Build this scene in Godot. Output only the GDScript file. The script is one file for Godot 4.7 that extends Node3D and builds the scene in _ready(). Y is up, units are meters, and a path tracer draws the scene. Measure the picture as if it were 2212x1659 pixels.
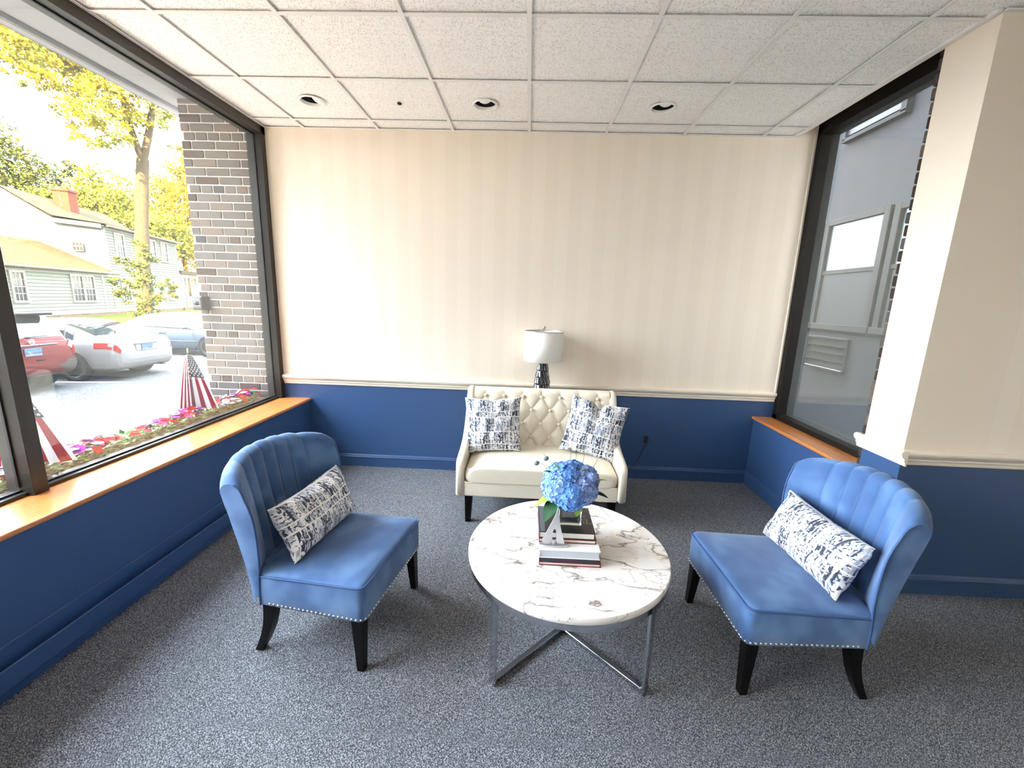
extends Node3D
# A waiting-room corner: navy and cream walls, two velvet chairs, a tufted loveseat and a round marble table beside a shop window.

var M := {}
var taken := {}
var rng := RandomNumberGenerator.new()
const CEIL := 2.894
const TILE := 0.6096
const GX := -0.0438
const GZ := 0.1731


func _ready() -> void:
	rng.seed = 7
	camera_and_light()
	make_materials()
	build_shell()
	build_ceiling()
	build_windows()
	build_outside_walls()
	build_loveseat()
	build_chairs()
	build_table()
	build_table_top_things()
	build_lamp()
	build_small_fixtures()
	build_ground()
	build_planter()
	build_cars()
	build_house()
	build_trees()
	build_neighbour()
	for k in ["asphalt", "road_paint", "brick0", "brick1", "brick2", "brick3", "brick4", "brick5", "mortar", "soffit", "fascia", "grass", "planter_plastic", "soil", "bloom0", "bloom1", "bloom2", "bloom3", "foliage", "flag_print", "plate", "plate_blue", "plate_ink", "tyre", "grey_trim", "black_trim", "clapboard", "white_trim", "curtain", "shingle", "mossy_shingle", "chimney_brick", "gutter", "fieldstone", "tree_leaf", "bark", "siding_grey", "sash_grey", "blind", "alley_concrete"]:
		M[k].metallic_specular = 0.12  # outdoor things, reflectance lowered so the bright sky does not whiten them


func camera_and_light() -> void:
	var cam := Camera3D.new()
	cam.name = "camera"
	add_child(cam)
	cam.transform = Transform3D(Basis(Vector3(0.99875697, 0.03081716, -0.03917676), Vector3(-0.0379284, 0.97983498, -0.19617554), Vector3(0.03234118, 0.1974176, 0.97978586)), Vector3(0.0025, 1.5798, 3.6589))
	cam.fov = 85.38
	cam.near = 0.05
	cam.far = 400.0
	cam.current = true
	var we := WorldEnvironment.new()
	we.name = "world_environment"
	var env := Environment.new()
	env.background_mode = Environment.BG_SKY
	var sm := ProceduralSkyMaterial.new()
	sm.sky_top_color = Color(0.88, 0.94, 1.0)
	sm.sky_horizon_color = Color(0.95, 0.975, 1.0)
	sm.ground_horizon_color = Color(0.62, 0.62, 0.62)
	sm.ground_bottom_color = Color(0.5, 0.5, 0.5)
	sm.sky_curve = 0.3
	sm.use_debanding = false
	var sky := Sky.new()
	sky.sky_material = sm
	env.sky = sky
	env.background_energy_multiplier = 6.0
	env.tonemap_mode = Environment.TONE_MAPPER_LINEAR
	env.tonemap_exposure = 5.7
	env.sdfgi_enabled = true
	env.ssao_enabled = true
	env.ssil_enabled = true
	we.environment = env
	add_child(we)
	# low afternoon sun from beyond the far end of the building
	var sun := DirectionalLight3D.new()
	sun.name = "sun"
	add_child(sun)
	sun.look_at_from_position(Vector3.ZERO, -Vector3(0.12, 0.42, 0.9), Vector3.UP)
	sun.light_color = Color(1.0, 0.86, 0.62)
	sun.light_energy = 9.0
	sun.light_angular_distance = 1.0
	sun.shadow_enabled = true
	sun.sky_mode = DirectionalLight3D.SKY_MODE_LIGHT_ONLY


# ---------------------------------------------------------------- helpers

func numbered(called: String) -> String:
	taken[called] = taken.get(called, -1) + 1
	return called if taken[called] == 0 else "%s_%03d" % [called, taken[called]]


func tag(o: Node, label := "", category := "", group := "", kind := "") -> void:
	if label:
		o.set_meta("label", label)
	if category:
		o.set_meta("category", category)
	if group:
		o.set_meta("group", group)
	if kind:
		o.set_meta("kind", kind)


func thing(called: String, label: String, category: String, at := Vector3.ZERO, turn := 0.0, group := "", kind := "") -> Node3D:
	var o := Node3D.new()
	o.name = numbered(called)
	add_child(o)
	o.position = at
	o.rotation.y = turn
	tag(o, label, category, group, kind)
	return o


func part(called: String, mesh: Mesh, mat: Material, parent: Node, at := Vector3.ZERO) -> MeshInstance3D:
	var o := MeshInstance3D.new()
	o.name = called
	o.mesh = mesh
	o.material_override = mat
	o.position = at
	parent.add_child(o, true)
	return o


func solo(called: String, mesh: Mesh, mat: Material, label: String, category: String, at := Vector3.ZERO, turn := 0.0, group := "", kind := "") -> MeshInstance3D:
	var o := MeshInstance3D.new()
	o.name = numbered(called)
	o.mesh = mesh
	o.material_override = mat
	add_child(o)
	o.position = at
	o.rotation.y = turn
	tag(o, label, category, group, kind)
	return o


class G:
	var st := SurfaceTool.new()
	var xf := Transform3D.IDENTITY
	var smooth := -1
	var used := 0

	func _init() -> void:
		st.begin(Mesh.PRIMITIVE_TRIANGLES)

	func v(p: Vector3, uv: Vector2) -> void:
		st.set_smooth_group(smooth)
		st.set_uv(uv)
		st.add_vertex(xf * p)

	# points run counter-clockwise seen from outside
	func tri(a: Vector3, b: Vector3, c: Vector3, ua := Vector2.ZERO, ub := Vector2(1, 0), uc := Vector2(1, 1)) -> void:
		v(a, ua)
		v(c, uc)
		v(b, ub)
		used += 1

	func quad(a: Vector3, b: Vector3, c: Vector3, d: Vector3, ua := Vector2.ZERO, ub := Vector2(1, 0), uc := Vector2(1, 1), ud := Vector2(0, 1)) -> void:
		tri(a, b, c, ua, ub, uc)
		tri(a, c, d, ua, uc, ud)

	# a flat polygon, turned to face away from the point "inside"
	func face(pts: Array, inside: Vector3) -> void:
		var n: Vector3 = (pts[1] - pts[0]).cross(pts[2] - pts[0])
		var mid := Vector3.ZERO
		for p in pts:
			mid += p
		mid /= pts.size()
		var q := pts.duplicate()
		if n.dot(mid - inside) < 0:
			q.reverse()
		for i in range(1, q.size() - 1):
			tri(q[0], q[i], q[i + 1])

	# a box with chamfered edges
	func box(c: Vector3, size: Vector3, bevel := 0.0) -> void:
		var keep := smooth
		var h := size / 2
		var b := minf(bevel, minf(h.x, minf(h.y, h.z)) * 0.9)
		smooth = -1
		if b <= 0:
			for ax in 3:
				for s in [-1, 1]:
					var pts := []
					for k in [[-1, -1], [1, -1], [1, 1], [-1, 1]]:
						var p := Vector3.ZERO
						p[ax] = s * h[ax]
						p[(ax + 1) % 3] = k[0] * h[(ax + 1) % 3]
						p[(ax + 2) % 3] = k[1] * h[(ax + 2) % 3]
						pts.append(c + p)
					face(pts, c)
			smooth = keep
			return
		for ax in 3:
			var u := (ax + 1) % 3
			var w := (ax + 2) % 3
			for s in [-1, 1]:
				var pts := []
				for k in [[-1, -1], [1, -1], [1, 1], [-1, 1]]:
					var p := Vector3.ZERO
					p[ax] = s * h[ax]
					p[u] = k[0] * (h[u] - b)
					p[w] = k[1] * (h[w] - b)
					pts.append(c + p)
				face(pts, c)
			for s in [-1, 1]:
				for t in [-1, 1]:
					var p1 := Vector3.ZERO
					p1[u] = s * h[u]
					p1[w] = t * (h[w] - b)
					var p2 := Vector3.ZERO
					p2[u] = s * (h[u] - b)
					p2[w] = t * h[w]
					var e := Vector3.ZERO
					e[ax] = h[ax] - b
					face([c + p1 - e, c + p1 + e, c + p2 + e, c + p2 - e], c)
		for sx in [-1, 1]:
			for sy in [-1, 1]:
				for sz in [-1, 1]:
					face([c + Vector3(sx * h.x, sy * (h.y - b), sz * (h.z - b)), c + Vector3(sx * (h.x - b), sy * h.y, sz * (h.z - b)), c + Vector3(sx * (h.x - b), sy * (h.y - b), sz * h.z)], c)
		smooth = keep

	func slab(lo: Vector3, hi: Vector3, bevel := 0.0) -> void:
		box((lo + hi) / 2, hi - lo, bevel)

	# f(u, v) gives points; u runs right and v runs up seen from outside
	func grid(nu: int, nv: int, f: Callable, uvs := Vector2.ONE, group := 1) -> void:
		var keep := smooth
		smooth = group
		var pts := []
		for j in nv + 1:
			var row := PackedVector3Array()
			for i in nu + 1:
				row.append(f.call(float(i) / nu, float(j) / nv))
			pts.append(row)
		for j in nv:
			for i in nu:
				var u0 := float(i) / nu * uvs.x
				var u1 := float(i + 1) / nu * uvs.x
				var v0 := (1.0 - float(j) / nv) * uvs.y
				var v1 := (1.0 - float(j + 1) / nv) * uvs.y
				quad(pts[j][i], pts[j][i + 1], pts[j + 1][i + 1], pts[j + 1][i], Vector2(u0, v0), Vector2(u1, v0), Vector2(u1, v1), Vector2(u0, v1))
		smooth = keep

	# a profile of (radius, height) points, bottom to top, turned about y
	func lathe(profile: Array, segs: int, centre := Vector3.ZERO, group := 1, squash := 1.0) -> void:
		var keep := smooth
		smooth = group
		for j in profile.size() - 1:
			for i in segs:
				var a0 := TAU * i / segs
				var a1 := TAU * (i + 1) / segs
				var p: Vector2 = profile[j]
				var q: Vector2 = profile[j + 1]
				var r := func(pr: Vector2, a: float) -> Vector3: return centre + Vector3(pr.x * cos(a), pr.y, -pr.x * sin(a) * squash)
				var u0 := float(i) / segs
				var u1 := float(i + 1) / segs
				var v0 := 1.0 - float(j) / (profile.size() - 1)
				var v1 := 1.0 - float(j + 1) / (profile.size() - 1)
				if p.x > 1e-6:
					tri(r.call(p, a0), r.call(p, a1), r.call(q, a1), Vector2(u0, v0), Vector2(u1, v0), Vector2(u1, v1))
				if q.x > 1e-6:
					tri(r.call(p, a0), r.call(q, a1), r.call(q, a0), Vector2(u0, v0), Vector2(u1, v1), Vector2(u0, v1))
		smooth = keep

	# a round tube along points; radius is a number or one per point
	func tube(path: Array, radius, segs := 8, caps := true) -> void:
		var keep := smooth
		smooth = 1
		var rings := []
		var side := Vector3.ZERO
		for i in path.size():
			var d: Vector3 = (path[mini(i + 1, path.size() - 1)] - path[maxi(i - 1, 0)]).normalized()
			if side == Vector3.ZERO:
				side = d.cross(Vector3.UP)
				if side.length() < 0.05:
					side = d.cross(Vector3.RIGHT)
			side = (side - d * side.dot(d)).normalized()
			var other := d.cross(side)
			var r: float = radius[i] if radius is Array or radius is PackedFloat32Array else radius
			var ring := []
			for k in segs:
				var a := TAU * k / segs
				ring.append(path[i] + (side * cos(a) + other * sin(a)) * r)
			rings.append(ring)
		for i in path.size() - 1:
			for k in segs:
				var k2 := (k + 1) % segs
				quad(rings[i][k], rings[i][k2], rings[i + 1][k2], rings[i + 1][k], Vector2(float(k) / segs, i), Vector2(float(k + 1) / segs, i), Vector2(float(k + 1) / segs, i + 1), Vector2(float(k) / segs, i + 1))
		if caps:
			smooth = -1
			var n := path.size() - 1
			for k in range(1, segs - 1):
				tri(rings[0][0], rings[0][k + 1], rings[0][k])
				tri(rings[n][0], rings[n][k], rings[n][k + 1])
		smooth = keep

	# a flat outline in x and y pushed from z0 to z1
	func prism(outline: PackedVector2Array, z0: float, z1: float, group := -1) -> void:
		var keep := smooth
		smooth = -1
		var o := outline
		if not Geometry2D.is_polygon_clockwise(o):
			pass
		else:
			o = o.duplicate()
			o.reverse()
		var idx := Geometry2D.triangulate_polygon(o)
		for i in range(0, idx.size(), 3):
			var a := o[idx[i]]
			var b := o[idx[i + 1]]
			var c := o[idx[i + 2]]
			if (b - a).cross(c - a) < 0:
				var t := b
				b = c
				c = t
			tri(Vector3(a.x, a.y, z1), Vector3(b.x, b.y, z1), Vector3(c.x, c.y, z1), a, b, c)
			tri(Vector3(a.x, a.y, z0), Vector3(c.x, c.y, z0), Vector3(b.x, b.y, z0), a, c, b)
		smooth = group
		for i in o.size():
			var a := o[i]
			var b := o[(i + 1) % o.size()]
			quad(Vector3(a.x, a.y, z0), Vector3(b.x, b.y, z0), Vector3(b.x, b.y, z1), Vector3(a.x, a.y, z1))
		smooth = keep

	# a moulding: profile points (out, up) swept from a to b; "out" is the way it faces
	func mould(profile: Array, a: Vector3, b: Vector3, out: Vector3, group := -1) -> void:
		var keep := smooth
		smooth = group
		var along := (b - a).normalized()
		var flip := along.cross(Vector3.UP).dot(out) < 0
		var at := func(base: Vector3, p: Vector2) -> Vector3: return base + out * p.x + Vector3.UP * p.y
		for i in profile.size() - 1:
			var p: Vector2 = profile[i]
			var q: Vector2 = profile[i + 1]
			if flip:
				quad(at.call(b, p), at.call(a, p), at.call(a, q), at.call(b, q))
			else:
				quad(at.call(a, p), at.call(b, p), at.call(b, q), at.call(a, q))
		smooth = -1
		var mid := (a + b) / 2
		for e in [a, b]:
			var pts := []
			for p in profile:
				pts.append(at.call(e, p))
			face(pts, mid)
		smooth = keep

	func done() -> ArrayMesh:
		st.generate_normals()
		return st.commit()


func cbox(size: Vector3, bevel := 0.0, at := Vector3.ZERO) -> ArrayMesh:
	var g := G.new()
	g.box(at, size, bevel)
	return g.done()


func slabm(lo: Vector3, hi: Vector3, bevel := 0.0) -> ArrayMesh:
	var g := G.new()
	g.slab(lo, hi, bevel)
	return g.done()


func ball(r: float, segs := 12, rows := 8, squash := 1.0) -> ArrayMesh:
	var g := G.new()
	var p := []
	for i in rows + 1:
		var a := -PI / 2 + PI * i / rows
		p.append(Vector2(r * cos(a) if i % rows else 0.0, r * sin(a) * squash))
	g.lathe(p, segs)
	return g.done()


func noise(freq: float, type := FastNoiseLite.TYPE_SIMPLEX_SMOOTH, octaves := 3, s := 1) -> FastNoiseLite:
	var n := FastNoiseLite.new()
	n.noise_type = type
	n.frequency = freq
	n.fractal_octaves = octaves
	n.fractal_type = FastNoiseLite.FRACTAL_FBM if octaves > 1 else FastNoiseLite.FRACTAL_NONE
	n.seed = s
	return n


# an image whose colours follow a seamless noise through a ramp of [place, colour] stops
func ramp_image(n: FastNoiseLite, w: int, h: int, stops: Array) -> Image:
	var lum := n.get_seamless_image(w, h)
	lum.convert(Image.FORMAT_L8)
	var src := lum.get_data()
	var lut := PackedByteArray()
	for i in 256:
		var t := i / 255.0
		var c: Color = stops[-1][1]
		for k in stops.size():
			if t <= stops[k][0]:
				c = stops[k][1] if k == 0 else (stops[k - 1][1] as Color).lerp(stops[k][1], (t - stops[k - 1][0]) / maxf(1e-4, stops[k][0] - stops[k - 1][0]))
				break
		lut.append_array([c.r8, c.g8, c.b8])
	var out := PackedByteArray()
	out.resize(w * h * 3)
	for i in w * h:
		var k := src[i] * 3
		out[i * 3] = lut[k]
		out[i * 3 + 1] = lut[k + 1]
		out[i * 3 + 2] = lut[k + 2]
	return Image.create_from_data(w, h, false, Image.FORMAT_RGB8, out)


func tex(im: Image) -> ImageTexture:
	return ImageTexture.create_from_image(im)


func c8(r: int, g: int, b: int) -> Color:
	return Color8(r, g, b)


func mat(called: String, color: Color, rough := 0.6, metal := 0.0) -> StandardMaterial3D:
	var m := StandardMaterial3D.new()
	m.resource_name = called
	m.albedo_color = color
	m.roughness = rough
	m.metallic = metal
	M[called] = m
	return m


func tmat(called: String, im: Image, scale: float, rough := 0.8, bump: Image = null, depth := 0.2, world := true) -> StandardMaterial3D:
	var m := mat(called, Color.WHITE, rough)
	m.albedo_texture = tex(im)
	if scale > 0:
		m.uv1_triplanar = true
		m.uv1_world_triplanar = world
		m.uv1_scale = Vector3.ONE / scale
		m.uv1_triplanar_sharpness = 8.0
	if bump:
		m.heightmap_enabled = true
		m.heightmap_texture = tex(bump)
		m.heightmap_scale = depth
	return m


# ---------------------------------------------------------------- materials

func make_materials() -> void:
	# carpet: short grey loops with light and dark yarns
	var carpet := ramp_image(noise(0.34, FastNoiseLite.TYPE_VALUE_CUBIC, 2, 3), 1024, 1024, [[0.0, c8(32, 34, 38)], [0.33, c8(58, 60, 65)], [0.5, c8(94, 97, 102)], [0.68, c8(144, 146, 150)], [1.0, c8(198, 199, 201)]])
	tmat("carpet", carpet, 0.95, 0.95, carpet, 0.25)
	# ceiling tile: warm white mineral fibre with small dark fissures
	var tile := Image.create(512, 512, false, Image.FORMAT_RGB8)
	tile.fill(c8(249, 247, 243))
	var tb := Image.create(512, 512, false, Image.FORMAT_RGB8)
	tb.fill(Color.WHITE)
	for i in 5200:
		var x := rng.randi_range(2, 508)
		var y := rng.randi_range(2, 508)
		var dx := rng.randi_range(-1, 1)
		var dy := rng.randi_range(-1, 1)
		var tone := rng.randf_range(0.45, 0.85)
		for k in rng.randi_range(1, 4):
			x = clampi(x + (dx if k % 2 else rng.randi_range(-1, 1)), 0, 511)
			y = clampi(y + dy, 0, 511)
			tile.set_pixel(x, y, Color(0.85 * tone, 0.82 * tone, 0.78 * tone))
			tb.set_pixel(x, y, Color(0.2, 0.2, 0.2))
	tmat("ceiling_tile", tile, 0.6, 0.95, tb, 0.3)
	mat("tee", c8(234, 232, 228), 0.5)
	mat("ceiling_void", c8(60, 58, 56), 0.9)
	# striped wallpaper: two close creams, one matt and one satin
	var wp := Image.create(256, 64, false, Image.FORMAT_RGB8)
	var wr := Image.create(256, 64, false, Image.FORMAT_RGB8)
	for y in 64:
		for x in 256:
			var a := x < 128
			var w := rng.randf_range(-0.008, 0.008)
			var c := Color(0.945, 0.90, 0.832) if a else Color(0.935, 0.888, 0.818)
			wp.set_pixel(x, y, Color(c.r + w, c.g + w, c.b + w))
			wr.set_pixel(x, y, Color.WHITE * (0.5 if a else 0.58))
	var m := tmat("wallpaper", wp, 0.206, 1.0)
	m.uv1_scale = Vector3(1 / 0.206, 1 / 0.05, 1 / 0.206)
	m.roughness_texture = tex(wr)
	mat("cream_paint", c8(238, 225, 205), 0.55)
	m = mat("navy_paint", c8(52, 80, 122), 0.42)
	mat("rail_paint", c8(236, 226, 208), 0.3)
	# oak window board
	m = tmat("oak", oak_image(c8(206, 133, 70), c8(150, 84, 38)), 0.0, 0.28)
	m.uv1_scale = Vector3(1, 1, 1)
	m.clearcoat_enabled = true
	m.clearcoat = 0.4
	m.clearcoat_roughness = 0.15
	mat("bronze", c8(62, 60, 56), 0.35, 0.55)
	mat("dark_bronze", c8(27, 23, 19), 0.5).metallic_specular = 0.3
	mat("gasket", c8(14, 14, 14), 0.6)
	m = mat("glass_pane", Color(0.9, 0.95, 0.93, 0.04), 0.0)
	m.transparency = BaseMaterial3D.TRANSPARENCY_ALPHA
	m.metallic_specular = 0.5
	# velvet
	var nap := ramp_image(noise(0.006, FastNoiseLite.TYPE_SIMPLEX_SMOOTH, 3, 11), 512, 512, [[0.0, c8(52, 84, 130)], [0.42, c8(62, 97, 143)], [0.6, c8(78, 113, 158)], [1.0, c8(98, 132, 174)]])
	m = tmat("velvet", nap, 0.9, 0.85, null, 0.2, false)
	m.rim_enabled = true
	m.rim = 0.4
	m.rim_tint = 0.5
	m = mat("velvet_piping", c8(54, 84, 128), 0.7)
	m = mat("black_wood", c8(9, 7, 7), 0.35)
	m.metallic_specular = 0.3
	mat("nickel", c8(205, 205, 205), 0.22, 1.0)
	mat("chrome", c8(198, 200, 204), 0.1, 1.0)
	# cream linen
	var linen := ramp_image(noise(0.2, FastNoiseLite.TYPE_VALUE, 2, 21), 512, 512, [[0.0, c8(226, 215, 193)], [0.5, c8(231, 221, 200)], [1.0, c8(236, 227, 207)]])
	m = tmat("linen", linen, 0.5, 0.9, linen, 0.08, false)
	m.rim_enabled = true
	m.rim = 0.2
	m.rim_tint = 0.5
	mat("linen_button", c8(226, 213, 188), 0.8)
	make_fabric()
	make_marble()
	mat("shade", c8(240, 237, 230), 0.9)
	M.shade.backlight_enabled = true
	M.shade.backlight = Color(0.25, 0.24, 0.22)
	m = mat("black_glaze", c8(16, 26, 34), 0.12)
	m.clearcoat_enabled = true
	m.clearcoat = 1.0
	m.clearcoat_roughness = 0.05
	mat("page", c8(236, 233, 226), 0.8)
	mat("page_grey", c8(188, 194, 204), 0.8)
	m = mat("cover_black", c8(18, 17, 19), 0.3)
	m.clearcoat_enabled = true
	m.clearcoat = 0.5
	mat("cover_red", c8(128, 30, 40), 0.5)
	mat("cover_white", c8(238, 236, 232), 0.45)
	mat("cover_purple", c8(58, 52, 68), 0.5)
	mat("cover_ink", c8(26, 28, 38), 0.5)
	mat("print_grey", c8(150, 148, 146), 0.5)
	mat("print_pale", c8(220, 216, 210), 0.5)
	mat("photo_strip", c8(88, 92, 100), 0.4)
	mat("pewter", c8(196, 198, 202), 0.34, 0.85)
	m = mat("clear_glass", Color(0.93, 0.97, 0.96, 0.03), 0.0)
	m.refraction_enabled = true
	m.refraction_scale = 0.05
	m.transparency = BaseMaterial3D.TRANSPARENCY_ALPHA
	mat("water_dark", c8(34, 38, 26), 0.5).metallic_specular = 0.2
	for k in 4:
		m = mat("petal%d" % k, [c8(96, 150, 226), c8(126, 176, 238), c8(160, 202, 246), c8(134, 158, 208)][k], 0.7)
		m.backlight_enabled = true
		m.backlight = Color(0.3, 0.35, 0.4)
	mat("leaf_dark", c8(34, 70, 40), 0.55).metallic_specular = 0.25
	mat("leaf_light", c8(140, 178, 60), 0.5)
	mat("stem", c8(74, 84, 52), 0.7)
	mat("dry_bud", c8(96, 104, 100), 0.8)
	mat("matt_white", c8(240, 238, 234), 0.4)
	mat("matt_black", c8(10, 9, 9), 0.7)
	# outside
	var speck := ramp_image(noise(0.09, FastNoiseLite.TYPE_VALUE, 3, 31), 256, 256, [[0.0, c8(205, 200, 198)], [0.5, c8(238, 236, 234)], [1.0, c8(255, 255, 255)]])
	var kinds := [c8(94, 89, 85), c8(101, 95, 90), c8(87, 83, 81), c8(110, 97, 88), c8(64, 65, 68), c8(74, 62, 56)]
	for k in kinds.size():
		m = tmat("brick%d" % k, speck, 0.12, 0.9, speck, 0.15, false)
		m.albedo_color = kinds[k]
	mat("mortar", c8(216, 213, 206), 0.95)
	var asphalt := ramp_image(noise(0.3, FastNoiseLite.TYPE_VALUE, 2, 41), 1024, 1024, [[0.0, c8(26, 26, 27)], [0.35, c8(54, 54, 54)], [0.6, c8(76, 75, 74)], [1.0, c8(112, 110, 106)]])
	tmat("asphalt", asphalt, 3.6, 0.95)
	mat("road_paint", c8(140, 140, 138), 0.8)
	mat("soffit", c8(128, 128, 130), 0.7)
	mat("fascia", c8(86, 88, 90), 0.5)


func oak_image(light: Color, dark: Color) -> Image:
	var w := 512
	var h := 512
	var im := Image.create(w, h, false, Image.FORMAT_RGB8)
	var n := noise(0.02, FastNoiseLite.TYPE_SIMPLEX_SMOOTH, 4, 5)
	var f := noise(0.2, FastNoiseLite.TYPE_VALUE, 2, 6)
	for y in h:
		for x in w:
			var ring := sin((x * 0.11 + n.get_noise_2d(x * 1.4, y * 0.07) * 9.0))
			var line := clampf(f.get_noise_2d(x * 2.4, y * 0.05) * 0.5 + 0.5, 0, 1)
			var t := clampf(0.22 + 0.2 * ring + 0.5 * (line - 0.5), 0, 1)
			if line > 0.72:
				t = minf(1.0, t + 0.35)
			im.set_pixel(x, y, light.lerp(dark, t))
	return im


# woven print: broken vertical brush strokes in ink on white, crossed by pale threads
func make_fabric() -> void:
	var s := 512
	var im := Image.create(s, s, false, Image.FORMAT_RGB8)
	im.fill(c8(238, 236, 234))
	var wash := noise(0.02, FastNoiseLite.TYPE_SIMPLEX_SMOOTH, 3, 61)
	var fine := noise(0.12, FastNoiseLite.TYPE_SIMPLEX_SMOOTH, 2, 62)
	var col := noise(0.5, FastNoiseLite.TYPE_VALUE, 1, 63)
	# bands of strokes: dense columns beside pale ones, cut by double pale threads
	var rows := [0, 96, 142, 256, 352, 398]
	for y in s:
		var cell := 0
		for r in rows.size():
			if y >= rows[r]:
				cell = r
		for x in s:
			var w := wash.get_noise_2d(x, y * 0.6)
			var lane := 0.5 + 0.5 * sin(x * TAU / 128.0 + 1.6 * sin(cell * 2.3) + 1.2 * wash.get_noise_2d(x * 1.5, cell * 60.0))
			var stroke := col.get_noise_2d(x * 0.42, cell * 9.0 + y * 0.004)
			var breaks := fine.get_noise_2d(x * 0.5, y * 0.22 + cell * 31.0)
			var ink := clampf((stroke + 0.35 * lane - 0.30) * 5.0, 0, 1) * clampf((breaks + 0.30 * lane - 0.02) * 7.0, 0, 1)
			var grey := col.get_noise_2d(x * 0.36 + 77.0, cell * 13.0 + y * 0.003)
			var wash2 := clampf((grey + 0.2 * lane - 0.12) * 4.0, 0, 0.5) * clampf((breaks + 0.25) * 5.0, 0, 1)
			var blot := fine.get_noise_2d(x * 0.55 + 300, y * 0.5 + 90) + 0.25 * lane
			if blot > 0.42:
				ink = maxf(ink, clampf((blot - 0.42) * 9.0, 0, 0.95))
			var base := c8(240, 239, 238).lerp(c8(160, 168, 186), clampf(w * 1.5 + 0.18, 0, 0.85))
			im.set_pixel(x, y, base.lerp(c8(112, 118, 132), wash2).lerp(c8(38, 46, 60), ink * 0.92))
	for row in rows:
		for x in s:
			var yy: int = row + int(3.0 * sin(x * TAU / 256.0 + row)) + s
			for k in 6:
				im.set_pixel(x, (yy + k) % s, c8(244, 243, 242))
	for colx in [60, 190, 330, 450]:
		for y in s:
			if fine.get_noise_2d(colx, y * 0.5) > -0.2:
				for k in 5:
					im.set_pixel(colx + k, y, c8(243, 242, 241))
	var m := tmat("print_fabric", im, 0.0, 0.85)
	m.rim_enabled = true
	m.rim = 0.15


# white stone with warm grey veins
func make_marble() -> void:
	var s := 1024
	var im := Image.create(s, s, false, Image.FORMAT_RGB8)
	var a := noise(0.0036, FastNoiseLite.TYPE_SIMPLEX_SMOOTH, 5, 71)
	var b := noise(0.010, FastNoiseLite.TYPE_SIMPLEX_SMOOTH, 4, 72)
	var mask := noise(0.004, FastNoiseLite.TYPE_SIMPLEX_SMOOTH, 2, 73)
	var cloud := noise(0.006, FastNoiseLite.TYPE_SIMPLEX_SMOOTH, 3, 74)
	for y in s:
		for x in s:
			var px := x * 0.55 + y * 0.15
			var py := y * 1.25 - x * 0.18
			var va := absf(a.get_noise_2d(px, py))
			var vb := absf(b.get_noise_2d(px, py))
			var k := clampf(mask.get_noise_2d(x, y) * 2.2 + 0.35, 0, 1)
			var vein := clampf(1.3 - va / 0.028, 0, 1) * (0.5 + 0.5 * k)
			vein = maxf(vein, clampf(1.0 - va / 0.12, 0, 1) * 0.66 * k)
			vein = maxf(vein, clampf(1.1 - vb / 0.030, 0, 1) * 0.7 * k)
			var c := c8(238, 234, 228).lerp(c8(226, 216, 204), clampf(cloud.get_noise_2d(x, y) * 1.6, 0, 1))
			im.set_pixel(x, y, c.lerp(c8(118, 106, 96), vein))
	var m := tmat("marble", im, 0.0, 0.16)
	m.metallic_specular = 0.5


# ---------------------------------------------------------------- the room

func structure(called: String, mesh: Mesh, m: Material, label: String) -> MeshInstance3D:
	return solo(called, mesh, m, label, "", Vector3.ZERO, 0.0, "", "structure")


const RAIL := [Vector2(0, 0), Vector2(0.006, 0.0), Vector2(0.010, 0.006), Vector2(0.010, 0.020), Vector2(0.016, 0.024), Vector2(0.018, 0.030), Vector2(0.016, 0.036), Vector2(0.020, 0.042), Vector2(0.030, 0.052), Vector2(0.036, 0.062), Vector2(0.037, 0.072), Vector2(0.034, 0.080), Vector2(0.026, 0.085), Vector2(0, 0.085)]
const BASE := [Vector2(0, 0), Vector2(0.014, 0), Vector2(0.014, 0.082), Vector2(0.018, 0.086), Vector2(0.018, 0.095), Vector2(0.012, 0.100), Vector2(0.010, 0.108), Vector2(0.005, 0.116), Vector2(0, 0.118)]


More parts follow.
